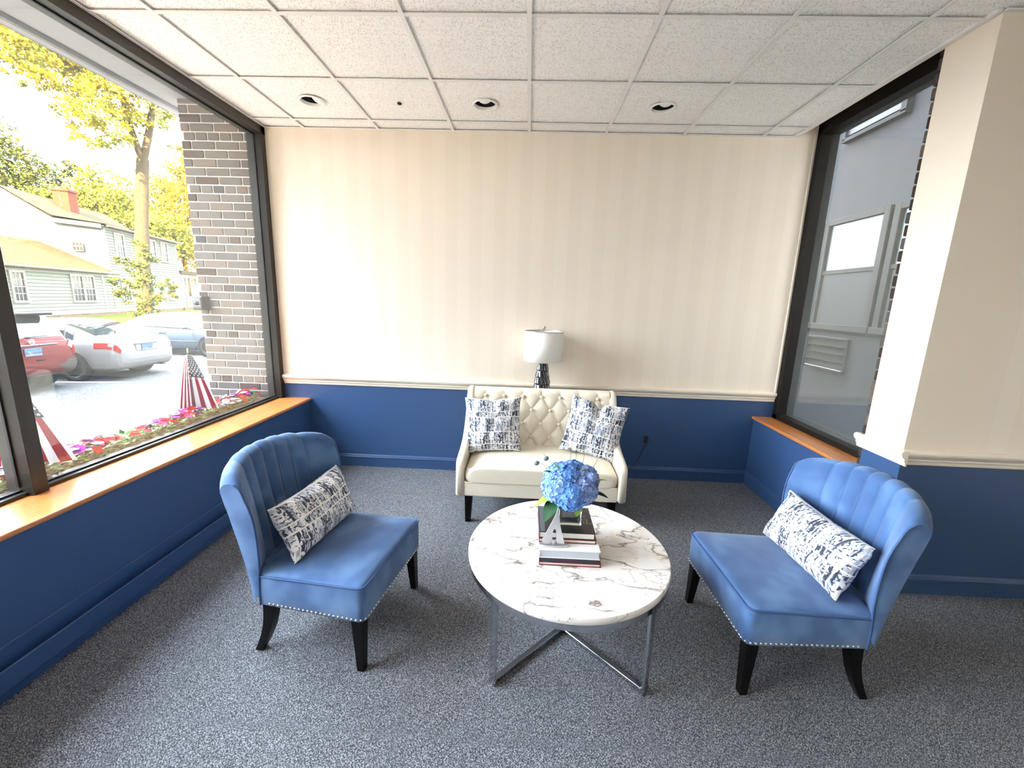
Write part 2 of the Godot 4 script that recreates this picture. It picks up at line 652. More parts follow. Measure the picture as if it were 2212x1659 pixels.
func build_shell() -> void:
	var back := 8.2
	structure("floor", slabm(Vector3(-2.0, -0.12, -0.01), Vector3(5.6, 0, back)), M.carpet, "speckled grey looped carpet across the whole floor")
	# back wall: striped paper above the rail, navy paint below it
	var wb := thing("wall_back", "back wall with striped cream paper above a navy lower half", "", Vector3.ZERO, 0, "", "structure")
	part("wallpaper", slabm(Vector3(-2.33, 0.80, -0.14), Vector3(2.36, 3.25, 0.0)), M.wallpaper, wb)
	part("lower_wall", slabm(Vector3(-2.33, -0.12, -0.14), Vector3(2.36, 0.80, 0.0)), M.navy_paint, wb)
	var g := G.new()
	g.mould(RAIL, Vector3(-2.2, 0.772, 0), Vector3(2.195, 0.772, 0), Vector3(0, 0, 1))
	structure("trim_1", g.done(), M.rail_paint, "cream chair rail along the back wall")
	g = G.new()
	g.mould(BASE, Vector3(-1.98, 0, 0), Vector3(2.045, 0, 0), Vector3(0, 0, 1))
	structure("baseboard_back", g.done(), M.navy_paint, "navy baseboard along the back wall")
	# knee wall under the long left window
	var wl := thing("wall_left", "navy knee wall under the long left window", "", Vector3.ZERO, 0, "", "structure")
	part("knee_panel", slabm(Vector3(-2.30, -0.12, -0.01), Vector3(-1.982, 0.618, back)), M.navy_paint, wl)
	g = G.new()
	# baseboard heater: a cover plate held off the wall, its top open, with a toe strip
	g.mould([Vector2(0.004, 0.004), Vector2(0.030, 0.004), Vector2(0.030, 0.050), Vector2(0.052, 0.058), Vector2(0.056, 0.062), Vector2(0.056, 0.142), Vector2(0.053, 0.145), Vector2(0.048, 0.145), Vector2(0.048, 0.066), Vector2(0.004, 0.050)], Vector3(-1.982, 0, 0.25), Vector3(-1.982, 0, back - 0.1), Vector3(1, 0, 0))
	var bl := structure("baseboard_left", g.done(), M.navy_paint, "navy baseboard heater running along the left knee wall")
	part("back_plate", slabm(Vector3(-1.983, 0.05, 0.25), Vector3(-1.976, 0.205, back - 0.1), 0.002), M.navy_paint, bl)
	part("end_cap", slabm(Vector3(-1.983, 0.0, 0.225), Vector3(-1.924, 0.185, 0.255), 0.003), M.navy_paint, bl)
	# right side: knee wall, pilaster and the wall that turns towards the right
	var wr := thing("wall_right", "navy knee wall under the small right window", "", Vector3.ZERO, 0, "", "structure")
	part("knee_panel", slabm(Vector3(2.045, -0.12, -0.01), Vector3(2.40, 0.608, 1.19)), M.navy_paint, wr)
	part("window_head", slabm(Vector3(2.20, 2.985, 0.0), Vector3(2.42, 3.25, 1.3)), M.cream_paint, wr)
	g = G.new()
	g.mould(BASE, Vector3(2.045, 0, 0), Vector3(2.045, 0, 1.449), Vector3(-1, 0, 0))
	structure("baseboard_right", g.done(), M.navy_paint, "navy baseboard under the small right window")
	var wp := thing("wall_pilaster", "narrow wall end beside the right window, cream above navy", "", Vector3.ZERO, 0, "", "structure")
	part("upper_wall", slabm(Vector3(2.050, 0.80, 1.187), Vector3(2.40, 3.25, 1.449)), M.cream_paint, wp)
	part("lower_wall", slabm(Vector3(2.050, -0.12, 1.187), Vector3(2.40, 0.80, 1.449)), M.navy_paint, wp)
	g = G.new()
	g.mould(RAIL, Vector3(2.050, 0.772, 1.150), Vector3(2.050, 0.772, 1.449 + 0.036), Vector3(-1, 0, 0))
	structure("trim_2", g.done(), M.rail_paint, "cream chair rail wrapping the narrow wall end")
	var wf := thing("wall_front_right", "wall facing the room on the right, cream above navy", "", Vector3.ZERO, 0, "", "structure")
	part("upper_wall", slabm(Vector3(2.40, 0.80, 1.30), Vector3(5.7, 3.25, 1.449)), M.wallpaper, wf)
	part("lower_wall", slabm(Vector3(2.40, -0.12, 1.30), Vector3(5.7, 0.80, 1.449)), M.navy_paint, wf)
	g = G.new()
	g.mould(RAIL, Vector3(2.045, 0.772, 1.449), Vector3(5.6, 0.772, 1.449), Vector3(0, 0, 1))
	structure("trim_3", g.done(), M.rail_paint, "cream chair rail on the right-hand wall")
	g = G.new()
	g.mould(BASE, Vector3(2.03, 0, 1.449), Vector3(5.6, 0, 1.449), Vector3(0, 0, 1))
	structure("baseboard_front_right", g.done(), M.navy_paint, "navy baseboard on the right-hand wall")
	structure("wall_far_right", slabm(Vector3(5.6, -0.12, 1.3), Vector3(5.75, 3.25, back)), M.cream_paint, "cream wall at the far right of the room")
	structure("wall_behind", slabm(Vector3(-2.4, -0.12, back - 0.01), Vector3(5.75, 3.25, back + 0.14)), M.cream_paint, "cream wall behind the viewpoint")


func holed_tile(size: Vector2, hole: Vector2, r: float, thick: float) -> ArrayMesh:
	var g := G.new()
	var n := 48
	var edge := func(a: float) -> Vector2:
		var d := Vector2(cos(a), sin(a))
		var t := 1e9
		for ax in 2:
			if absf(d[ax]) > 1e-6:
				var lim: float = (size[ax] / 2 - hole[ax]) if d[ax] > 0 else (-size[ax] / 2 - hole[ax])
				t = minf(t, lim / d[ax])
		return hole + d * t
	var angles := []
	for i in n:
		angles.append(TAU * i / n)
	for c in [[-1, -1], [1, -1], [1, 1], [-1, 1]]:
		angles.append(fposmod((Vector2(c[0] * size.x / 2, c[1] * size.y / 2) - hole).angle(), TAU))
	angles.sort()
	for i in angles.size():
		var a0: float = angles[i]
		var a1: float = angles[(i + 1) % angles.size()]
		var p0: Vector2 = hole + Vector2(cos(a0), sin(a0)) * r
		var p1: Vector2 = hole + Vector2(cos(a1), sin(a1)) * r
		var q0: Vector2 = edge.call(a0)
		var q1: Vector2 = edge.call(a1)
		# faces downward
		g.quad(Vector3(p0.x, 0, p0.y), Vector3(q0.x, 0, q0.y), Vector3(q1.x, 0, q1.y), Vector3(p1.x, 0, p1.y))
		g.quad(Vector3(p0.x, 0, p0.y), Vector3(p1.x, 0, p1.y), Vector3(p1.x, thick, p1.y), Vector3(p0.x, thick, p0.y))
		g.quad(Vector3(p0.x, thick, p0.y), Vector3(p1.x, thick, p1.y), Vector3(q1.x, thick, q1.y), Vector3(q0.x, thick, q0.y))
	return g.done()


const LIGHTS := [Vector2(-1.560, 0.478), Vector2(-0.349, 0.464), Vector2(0.870, 0.459)]


func build_ceiling() -> void:
	var ceil_ := thing("ceiling", "suspended ceiling of speckled white square tiles in a metal grid", "", Vector3.ZERO, 0, "", "structure")
	part("deck", slabm(Vector3(-2.42, 3.06, -0.02), Vector3(2.30, 3.22, 8.3)), M.ceiling_void, ceil_)
	part("deck", slabm(Vector3(2.30, 3.06, 1.31), Vector3(5.75, 3.22, 8.3)), M.ceiling_void, ceil_)
	var xs := [-2.205]
	for k in range(-3, 10):
		xs.append(GX + k * TILE)
	var zs := [0.0]
	for k in 14:
		zs.append(GZ + k * TILE)
	var cache := {}
	for i in xs.size() - 1:
		for j in zs.size() - 1:
			var x0: float = xs[i]
			var x1: float = xs[i + 1]
			var z0: float = zs[j]
			var z1: float = zs[j + 1]
			if z0 < 1.44 and x0 > 1.9:
				continue
			if z0 < 1.3 and x1 > 2.045:
				x1 = 2.045
			if z1 > 8.2 or x1 > 5.65:
				continue
			var size := Vector2(x1 - x0 - 0.003, z1 - z0 - 0.003)
			var mid := Vector3((x0 + x1) / 2, CEIL + 0.013, (z0 + z1) / 2)
			var mesh: Mesh = null
			for l in LIGHTS:
				if l.x > x0 and l.x < x1 and l.y > z0 and l.y < z1:
					mesh = holed_tile(size, l - Vector2(mid.x, mid.z), 0.078, 0.018)
			if mesh == null:
				var key := "%.3f %.3f" % [size.x, size.y]
				if not cache.has(key):
					cache[key] = cbox(Vector3(size.x, 0.018, size.y), 0.0, Vector3(0, 0.009, 0))
				mesh = cache[key]
			part("ceiling_tile", mesh, M.ceiling_tile, ceil_, mid)
	for i in xs.size():
		var x: float = xs[i]
		var lo := 0.0 if x < 2.0 else 1.449
		if x > 5.5:
			continue
		var w := 0.012 if i else 0.02
		part("runner", slabm(Vector3(x - (w if i else 0.0), CEIL, lo), Vector3(x + w, CEIL + 0.005, 8.2), 0.001), M.tee, ceil_)
	for j in zs.size():
		var z: float = zs[j]
		var hi := 2.045 if z < 1.40 else 5.6
		var w := 0.012 if j else 0.02
		part("cross_tee", slabm(Vector3(-2.205, CEIL + 0.0005, z - (w if j else 0.0)), Vector3(hi, CEIL + 0.0055, z + w), 0.001), M.tee, ceil_)
	part("wall_angle", slabm(Vector3(2.022, CEIL, 0), Vector3(2.047, CEIL + 0.03, 1.449), 0.001), M.tee, ceil_)
	part("edge_board", slabm(Vector3(2.046, CEIL + 0.002, 0.0), Vector3(2.062, 3.06, 1.19)), M.cream_paint, ceil_)
	part("wall_angle", slabm(Vector3(2.05, CEIL, 1.449), Vector3(5.6, CEIL + 0.006, 1.469), 0.001), M.tee, ceil_)


func build_windows() -> void:
	# long shop window on the left: bronze frame, panes and an oak board
	var xi := -2.205
	var xg := -2.270
	var xo := -2.330
	var w1 := thing("window_1", "long bronze-framed shop window with an oak window board", "", Vector3.ZERO, 0, "", "structure")
	var end := 7.86
	var y0 := 0.640
	var y1 := 2.900
	var posts := [[0.0, 0.055], [1.928, 1.990], [3.87, 3.93], [5.81, 5.87], [7.75, 7.86]]
	for p in posts:
		var o := part("mullion" if p[0] > 0.1 and p[0] < 7 else "jamb", slabm(Vector3(xo, y0 - 0.02, p[0]), Vector3(xi, y1, p[1]), 0.002), M.bronze, w1)
		for z in [p[0], p[1]]:
			if z > 0.01:
				part("gasket", slabm(Vector3(xg - 0.006, y0 + 0.04, z - 0.006), Vector3(xg + 0.006, y1 - 0.05, z + 0.006)), M.gasket, o)
	part("head_rail", slabm(Vector3(xo, y1 - 0.066, 0.0), Vector3(xi, y1 + 0.2, end), 0.002), M.bronze, w1)
	part("head_gasket", slabm(Vector3(xg - 0.006, y1 - 0.074, 0.05), Vector3(xg + 0.006, y1 - 0.06, end)), M.gasket, w1)
	part("bottom_rail", slabm(Vector3(xo, y0 - 0.03, 0.0), Vector3(xi - 0.03, y0 + 0.018, end), 0.002), M.bronze, w1)
	part("bottom_gasket", slabm(Vector3(xg - 0.006, y0 + 0.010, 0.05), Vector3(xg + 0.006, y0 + 0.026, end)), M.gasket, w1)
	for i in 4:
		part("pane", slabm(Vector3(xg - 0.0005, y0 + 0.02, posts[i][1]), Vector3(xg + 0.0005, y1 - 0.066, posts[i + 1][0])), M.glass_pane, w1)
	part("outer_sill", slabm(Vector3(-2.36, 0.50, 0.0), Vector3(-2.27, 0.612, end)), M.fascia, w1)
	part("sill", sill(Vector3(-2.245, 0.618, 0.0), Vector3(-1.962, 0.642, 8.19), 2), M.oak, w1)
	part("wall_infill", slabm(Vector3(-2.40, -0.9, 7.86), Vector3(-2.2, 3.2, 8.3)), M.cream_paint, w1)
	# small window on the right
	var w2 := thing("window_2", "narrow dark-framed window on the right with an oak board", "", Vector3.ZERO, 0, "", "structure")
	part("jamb", slabm(Vector3(2.200, 0.60, 0.0), Vector3(2.34, 3.0, 0.062), 0.002), M.dark_bronze, w2)
	part("jamb", slabm(Vector3(2.200, 0.60, 1.120), Vector3(2.34, 3.0, 1.187), 0.002), M.dark_bronze, w2)
	part("head_rail", slabm(Vector3(2.200, 2.90, 0.0), Vector3(2.34, 3.05, 1.187), 0.002), M.dark_bronze, w2)
	part("bottom_rail", slabm(Vector3(2.200, 0.60, 0.0), Vector3(2.34, 0.672, 1.187), 0.002), M.dark_bronze, w2)
	part("pane", slabm(Vector3(2.2795, 0.65, 0.05), Vector3(2.2805, 2.92, 1.13)), M.glass_pane, w2)
	part("edge_bead", slabm(Vector3(2.186, 0.86, 0.0), Vector3(2.202, 3.0, 0.014), 0.002), M.rail_paint, w2)
	part("sill", sill(Vector3(2.028, 0.608, 0.0), Vector3(2.215, 0.632, 1.187), 0), M.oak, w2)


# an oak board with a rounded front edge; the grain runs along z
func sill(lo: Vector3, hi: Vector3, _side: int) -> ArrayMesh:
	var g := G.new()
	var r := 0.008
	var left := lo.x > 0
	var prof := []
	var n := 4
	for k in n + 1:
		var a := PI / 2 * k / n
		prof.append(Vector2(r * sin(a), hi.y - r + r * cos(a)))
	prof.append(Vector2(r, lo.y + r))
	for k in n + 1:
		var a := PI / 2 * k / n
		prof.append(Vector2(r * cos(a), lo.y + r - r * sin(a)))
	var xf := (lo.x + r) if left else (hi.x - r)
	var s := -1.0 if left else 1.0
	var back := hi.x if left else lo.x
	var pts := [Vector2(back, hi.y)]
	for p in prof:
		pts.append(Vector2(xf + s * p.x, p.y))
	pts.append(Vector2(back, lo.y))
	var along := 0.0
	for i in pts.size() - 1:
		var a: Vector2 = pts[i]
		var b: Vector2 = pts[i + 1]
		var u0 := along
		along += a.distance_to(b)
		var va := Vector2(u0 / 0.3, 0)
		var vb := Vector2(along / 0.3, 0)
		var len := (hi.z - lo.z) / 0.9
		var q := [Vector3(a.x, a.y, lo.z), Vector3(a.x, a.y, hi.z), Vector3(b.x, b.y, hi.z), Vector3(b.x, b.y, lo.z)]
		g.smooth = 1 if i > 0 and i < pts.size() - 2 else -1
		if left:
			g.quad(q[3], q[2], q[1], q[0], vb, vb + Vector2(0, len), va + Vector2(0, len), va)
		else:
			g.quad(q[0], q[1], q[2], q[3], va, va + Vector2(0, len), vb + Vector2(0, len), vb)
	g.smooth = -1
	for z in [lo.z, hi.z]:
		var cap := []
		for p in pts:
			cap.append(Vector3(p.x, p.y, z))
		g.face(cap, Vector3((lo.x + hi.x) / 2, (lo.y + hi.y) / 2, (lo.z + hi.z) / 2))
	return g.done()


# bricks laid in a wall that faces +z: every brick its own piece, joints set back
func brick_wall(root: Node3D, x0: float, x1: float, y0: float, y1: float, z: float, deep: float, header_every := 6, corner := false) -> void:
	var course := 0.0677
	var bl := 0.2
	var joint := 0.011
	var rows := int((y1 - y0) / course)
	var cache := {}
	for r in rows:
		var y := y0 + r * course
		var header := r % header_every == 3
		var step := (0.1016 if header else 0.2032)
		var first := x1
		var lead := 0.06 if header else (0.2032 if r % 2 else 0.1016)
		while first > x0 + 0.004:
			var nxt := first - lead
			lead = step
			nxt = maxf(nxt, x0)
			var w := first - nxt - joint
			if w > 0.02:
				var key := "%.3f" % w
				if not cache.has(key):
					cache[key] = cbox(Vector3(w, course - joint, deep), 0.003)
				var pick: int = [0, 1, 1, 2, 0, 1, 3, 5][rng.randi() % 8]
				if header and rng.randf() < 0.3:
					pick = 4
				part("brick", cache[key], M["brick%d" % pick], root, Vector3((first + nxt) / 2, y + course / 2, z - deep / 2 + rng.randf_range(-0.0015, 0.0015)))
			first = nxt


func build_outside_walls() -> void:
	var pier := thing("brick_pier", "grey-brown brick pier with pale joints outside the left window", "pier")
	part("mortar_core", slabm(Vector3(-2.915, -0.9, -0.5), Vector3(-2.335, 3.3, -0.010)), M.mortar, pier)
	brick_wall(pier, -2.920, -2.330, 0.15, 3.2, 0.0, 0.09)
	var col := thing("brick_column", "thin strip of brown brick edge beside the right window", "column")
	part("mortar_core", slabm(Vector3(2.085, 0.0, 1.158), Vector3(2.34, 3.2, 1.187)), M.mortar, col)
	var mesh := cbox(Vector3(0.09, 0.057, 0.045), 0.004)
	for r in 44:
		var y := 0.635 + r * 0.0677
		if y < 3.0:
			part("brick", mesh, M["brick%d" % [5, 3, 5, 2, 5, 1][rng.randi() % 6]], col, Vector3(2.112 + rng.randf_range(-0.002, 0.002), y + 0.034, 1.163 + rng.randf_range(-0.006, 0.004)))
	var eave := thing("eave", "grey soffit and gutter edge above the left window", "", Vector3.ZERO, 0, "", "structure")
	part("soffit", slabm(Vector3(-3.05, 3.10, -0.6), Vector3(-2.2, 3.16, 9.0)), M.soffit, eave)
	for x in [-2.50, -2.78]:
		part("soffit_joint", slabm(Vector3(x - 0.012, 3.094, -0.6), Vector3(x + 0.012, 3.102, 9.0)), M.fascia, eave)
	part("fascia", slabm(Vector3(-3.12, 3.06, -0.6), Vector3(-3.05, 3.36, 9.0), 0.01), M.soffit, eave)
	part("gutter_lip", slabm(Vector3(-3.15, 3.07, -0.6), Vector3(-3.12, 3.10, 9.0), 0.006), M.fascia, eave)
	part("upper_wall", slabm(Vector3(-2.4, 3.26, -0.6), Vector3(2.40, 6.8, 9.0)), M.brick2, eave)  # unseen upper storey in two slabs, placed to keep sun off the pier
	part("upper_wall", slabm(Vector3(2.40, 3.26, 1.30), Vector3(5.8, 6.8, 9.0)), M.brick2, eave)
	part("unseen_rear_block", slabm(Vector3(-2.90, -0.9, -12.0), Vector3(2.34, 2.4, -0.62)), M.brick2, eave)  # unseen mass behind the back wall, placed to darken the alley
	part("outer_knee_wall", slabm(Vector3(-2.42, -0.9, -0.1), Vector3(-2.30, 0.5, 9.0)), M.brick1, eave)


# ---------------------------------------------------------------- furniture

# rings of one outline, each [height, scale, extra]; closed at the last ring
func ring_loft(outline: PackedVector2Array, rings: Array, uvs := 1.0, crown = null) -> ArrayMesh:
	var g := G.new()
	g.smooth = 1
	var n := outline.size()
	var at := func(ring: Array, i: int) -> Vector3:
		var p := outline[i % n] * float(ring[1])
		var y: float = ring[0]
		if crown != null:
			y = crown.call(p, y, float(ring[1]))
		return Vector3(p.x, y, p.y)
	for r in rings.size() - 1:
		for i in n:
			var a: Vector3 = at.call(rings[r], i)
			var b: Vector3 = at.call(rings[r], i + 1)
			var c: Vector3 = at.call(rings[r + 1], i + 1)
			var d: Vector3 = at.call(rings[r + 1], i)
			var q := func(p: Vector3) -> Vector2: return Vector2(p.x, p.z) * uvs
			if rings[r][1] > 0.0001:
				g.tri(a, b, c, q.call(a), q.call(b), q.call(c))
			if rings[r + 1][1] > 0.0001:
				g.tri(a, c, d, q.call(a), q.call(c), q.call(d))
	return g.done()


# a rounded rectangle in x and z, counter-clockwise seen from above
func round_rect(x0: float, x1: float, z0: float, z1: float, r: float, n := 5, per_side := 6) -> PackedVector2Array:
	var out := PackedVector2Array()
	var corners := [[Vector2(x1 - r, z1 - r), PI / 2], [Vector2(x1 - r, z0 + r), 0.0], [Vector2(x0 + r, z0 + r), -PI / 2], [Vector2(x0 + r, z1 - r), PI]]
	for k in 4:
		var c: Vector2 = corners[k][0]
		var a0: float = corners[k][1]
		for i in n + 1:
			var a := a0 - PI / 2 * i / n
			out.append(c + Vector2(cos(a), sin(a)) * r)
		var nextc: Array = corners[(k + 1) % 4]
		var e0: Vector2 = out[out.size() - 1]
		var e1: Vector2 = nextc[0] + Vector2(cos(nextc[1]), sin(nextc[1])) * r
		for i in range(1, per_side):
			out.append(e0.lerp(e1, float(i) / per_side))
	return out


func taper_leg(top: Vector3, foot: Vector3, wt: float, wf: float, bend := 0.0) -> ArrayMesh:
	var g := G.new()
	var rows := 6
	var ring := func(t: float) -> Array:
		var c := top.lerp(foot, t)
		c.z += bend * sin(t * PI * 0.9)
		var h := lerpf(wt, wf, t) / 2
		return [c + Vector3(-h, 0, h), c + Vector3(h, 0, h), c + Vector3(h, 0, -h), c + Vector3(-h, 0, -h)]
	for r in rows:
		var a: Array = ring.call(float(r + 1) / rows)
		var b: Array = ring.call(float(r) / rows)
		for k in 4:
			g.smooth = k + 1
			g.quad(a[k], a[(k + 1) % 4], b[(k + 1) % 4], b[k])
	g.smooth = -1
	var e: Array = ring.call(1.0)
	g.face(e, top)
	g.face(ring.call(0.0), foot)
	return g.done()


# a stuffed cushion in x and y, thickness in z
func pillow_mesh(w: float, h: float, t: float, chop := 0.0, s := 1, uvscale := 1.0) -> ArrayMesh:
	var g := G.new()
	var n := noise(1.6, FastNoiseLite.TYPE_SIMPLEX_SMOOTH, 2, s)
	var f := func(u: float, v: float, side: float) -> Vector3:
		var a := u * 2 - 1
		var b := v * 2 - 1
		var x := w / 2 * a * (1 - 0.075 * (1 - b * b))
		var y := h / 2 * b * (1 - 0.085 * (1 - a * a))
		var fat := pow(maxf(0.0, (1 - a * a * absf(a)) * (1 - b * b * absf(b))), 0.55)
		var dip := exp(-pow(a / 0.16, 2)) * clampf((b + 0.15) / 1.15, 0, 1)
		y -= chop * dip * h
		fat *= 1.0 - 0.55 * dip * minf(1.0, chop * 6)
		var z := side * t / 2 * fat * (1.0 + 0.10 * n.get_noise_2d(a * 1.3 + side, b * 1.3))
		z += 0.012 * n.get_noise_2d(a * 0.8 + 7, b * 0.8) * (a * a + b * b)
		return Vector3(x, y, z)
	g.grid(36, 36, func(u: float, v: float) -> Vector3: return f.call(u, v, 1.0), Vector2(w, h) * uvscale)
	g.grid(36, 36, func(u: float, v: float) -> Vector3: return f.call(1 - u, v, -1.0), Vector2(w, h) * uvscale)
	return g.done()


func place_pillow(called: String, mesh: Mesh, label: String, at: Vector3, turn: float, lean: float, roll: float, group: String) -> void:
	var o := solo(called, mesh, M.print_fabric, label, "pillow", at, 0, group)
	o.basis = Basis(Vector3.UP, turn) * Basis(Vector3.RIGHT, lean) * Basis(Vector3.BACK, roll)


func build_loveseat() -> void:
	var t := thing("loveseat", "cream button-tufted loveseat with black legs against the back wall", "loveseat", Vector3(0.135, 0, 0.935))
	part("apron", ring_loft(round_rect(-0.545, 0.545, -0.65, 0.004, 0.02), [[0.213, 0.0], [0.213, 0.99], [0.219, 1.0], [0.308, 1.0], [0.313, 0.99], [0.313, 0.0]]), M.linen, t)
	var crown := func(p: Vector2, y: float, s: float) -> float: return y + (0.030 * (1 - pow(p.x / 0.56, 4)) * (1 - pow((p.y + 0.31) / 0.34, 2)) if s < 0.99 and y > 0.36 else 0.0)
	part("seat_cushion", ring_loft(round_rect(-0.535, 0.535, -0.60, 0.008, 0.05, 6, 14), [[0.316, 0.0], [0.316, 0.97], [0.322, 0.995], [0.345, 1.008], [0.375, 1.006], [0.398, 0.985], [0.412, 0.94], [0.418, 0.85], [0.420, 0.65], [0.421, 0.4], [0.421, 0.15], [0.421, 0.0]], 1.0, crown), M.linen, t)
	var g := G.new()
	var edge := []
	for p in round_rect(-0.546, 0.546, -0.60, 0.004, 0.03, 4, 3):
		edge.append(Vector3(p.x, 0.315, p.y))
	edge.append(edge[0])
	g.tube(edge, 0.0045, 6, false)
	part("piping", g.done(), M.linen_button, t)
	# sloping arms that rise into the back
	var side := PackedVector2Array([Vector2(0.012, 0.213), Vector2(0.012, 0.43), Vector2(0.004, 0.462), Vector2(-0.03, 0.482), Vector2(-0.10, 0.497), Vector2(-0.20, 0.515), Vector2(-0.29, 0.545), Vector2(-0.37, 0.60), Vector2(-0.43, 0.67), Vector2(-0.475, 0.75), Vector2(-0.505, 0.82), Vector2(-0.535, 0.862), Vector2(-0.575, 0.882), Vector2(-0.62, 0.882), Vector2(-0.655, 0.862), Vector2(-0.665, 0.83), Vector2(-0.665, 0.213)])
	for s in [-1.0, 1.0]:
		g = G.new()
		# the outline lies in (z, y); three layers round its edges
		var rim := func(k: float) -> PackedVector2Array:
			var out := PackedVector2Array()
			var mid := Vector2(-0.34, 0.45)
			for i in side.size():
				var a := side[(i - 1 + side.size()) % side.size()]
				var b := side[(i + 1) % side.size()]
				var nrm := (b - a).orthogonal().normalized()
				if nrm.dot(side[i] - mid) < 0:
					nrm = -nrm
				out.append(side[i] - nrm * k)
			return out
		var layers := [[-0.028, 0.014], [-0.022, 0.005], [-0.012, 0.0], [0.012, 0.0], [0.022, 0.005], [0.028, 0.014]]
		g.smooth = 1
		for l in layers.size() - 1:
			var o0: PackedVector2Array = rim.call(layers[l][1])
			var o1: PackedVector2Array = rim.call(layers[l + 1][1])
			for i in side.size():
				var j := (i + 1) % side.size()
				g.quad(Vector3(layers[l][0], o0[i].y, o0[i].x), Vector3(layers[l + 1][0], o1[i].y, o1[i].x), Vector3(layers[l + 1][0], o1[j].y, o1[j].x), Vector3(layers[l][0], o0[j].y, o0[j].x))
		g.smooth = -1
		for l in [0, layers.size() - 1]:
			var o: PackedVector2Array = rim.call(layers[l][1])
			var idx := Geometry2D.triangulate_polygon(o)
			for i in range(0, idx.size(), 3):
				g.face([Vector3(layers[l][0], o[idx[i]].y, o[idx[i]].x), Vector3(layers[l][0], o[idx[i + 1]].y, o[idx[i + 1]].x), Vector3(layers[l][0], o[idx[i + 2]].y, o[idx[i + 2]].x)], Vector3(0, 0.45, -0.34))
		part("arm", g.done(), M.linen, t, Vector3(s * 0.568, 0, 0))
	# tufted back
	var dx := 0.0745
	var dy := 0.105
	var top := 0.884
	var ry := 0.828
	var back_z := func(y: float) -> float: return -0.475 - 0.17 * (y - 0.42)
	var puff := func(x: float, y: float) -> float:
		var q := (ry - y) / dy
		var a := x / dx
		if y > ry:
			return 0.022 * pow(absf(sin(PI * a / 2)), 0.4) * 0.8 + 0.004
		var p1 := absf(sin(PI * (a + q) / 2 * 1.0))
		var p2 := absf(sin(PI * (a - q) / 2 * 1.0))
		return 0.024 * pow(p1 * p2, 0.30)
	g = G.new()
	var top_at := func(x: float, k: float) -> Vector3:
		# rolls over the top edge
		var a := PI * k
		var z0: float = back_z.call(top - 0.035)
		var pf: float = puff.call(x, top)
		return Vector3(x, top - 0.035 + 0.035 * sin(a), z0 - 0.05 + 0.05 * cos(a) + pf * (1 - k))
	g.grid(150, 84, func(u: float, v: float) -> Vector3:
		var x := lerpf(-0.54, 0.54, u)
		if v < 0.82:
			var y := lerpf(0.36, top - 0.035, v / 0.82)
			return Vector3(x, y, back_z.call(y) + puff.call(x, y))
		return top_at.call(x, (v - 0.82) / 0.18), Vector2(1, 1))
	part("tufted_back", g.done(), M.linen, t)
	part("back_panel", slabm(Vector3(-0.54, 0.213, -0.665), Vector3(0.54, 0.855, -0.60), 0.01), M.linen, t)
	var button := ball(0.015, 12, 6, 0.6)
	for r in 4:
		for i in range(-3, 4):
			var y := ry - r * dy
			var crossing := i * 2 * dx + (dx if r % 2 else 0.0)
			if absf(crossing) > 0.52:
				continue
			var o := part("button", button, M.linen_button, t, Vector3(crossing, y, back_z.call(y) + 0.020))
			o.rotation.x = PI / 2
	for s in [-1, 1]:
		part("leg", taper_leg(Vector3(s * 0.508, 0.214, -0.045), Vector3(s * 0.512, 0, -0.035), 0.056, 0.036), M.black_wood, t)
		part("leg", taper_leg(Vector3(s * 0.508, 0.214, -0.61), Vector3(s * 0.512, 0, -0.63), 0.056, 0.036), M.black_wood, t)
	var pm := pillow_mesh(0.43, 0.43, 0.17, 0.035, 81, 1.9)
	place_pillow("throw_pillow", pm, "square ink-print pillow standing upright at the left of the loveseat", Vector3(-0.232, 0.638, 0.600), 0.08, -0.26, 0.03, "square pillows on the loveseat")
	pm = pillow_mesh(0.44, 0.44, 0.17, 0.10, 82, 1.9)
	place_pillow("throw_pillow", pm, "square ink-print pillow tilted and dented at the right of the loveseat", Vector3(0.535, 0.640, 0.598), -0.12, -0.26, -0.19, "square pillows on the loveseat")


const WING := [[0.20, -0.195, -0.215], [0.245, -0.193, -0.220], [0.385, -0.185, -0.238], [0.54, -0.174, -0.263], [0.63, -0.174, -0.280], [0.72, -0.186, -0.296], [0.787, -0.210, -0.308], [0.83, -0.228, -0.316], [0.9, -0.26, -0.33]]


func wing(y: float, k: int) -> float:
	for i in WING.size() - 1:
		if y <= WING[i + 1][0]:
			return lerpf(WING[i][k], WING[i + 1][k], clampf((y - WING[i][0]) / (WING[i + 1][0] - WING[i][0]), 0, 1))
	return WING[-1][k]


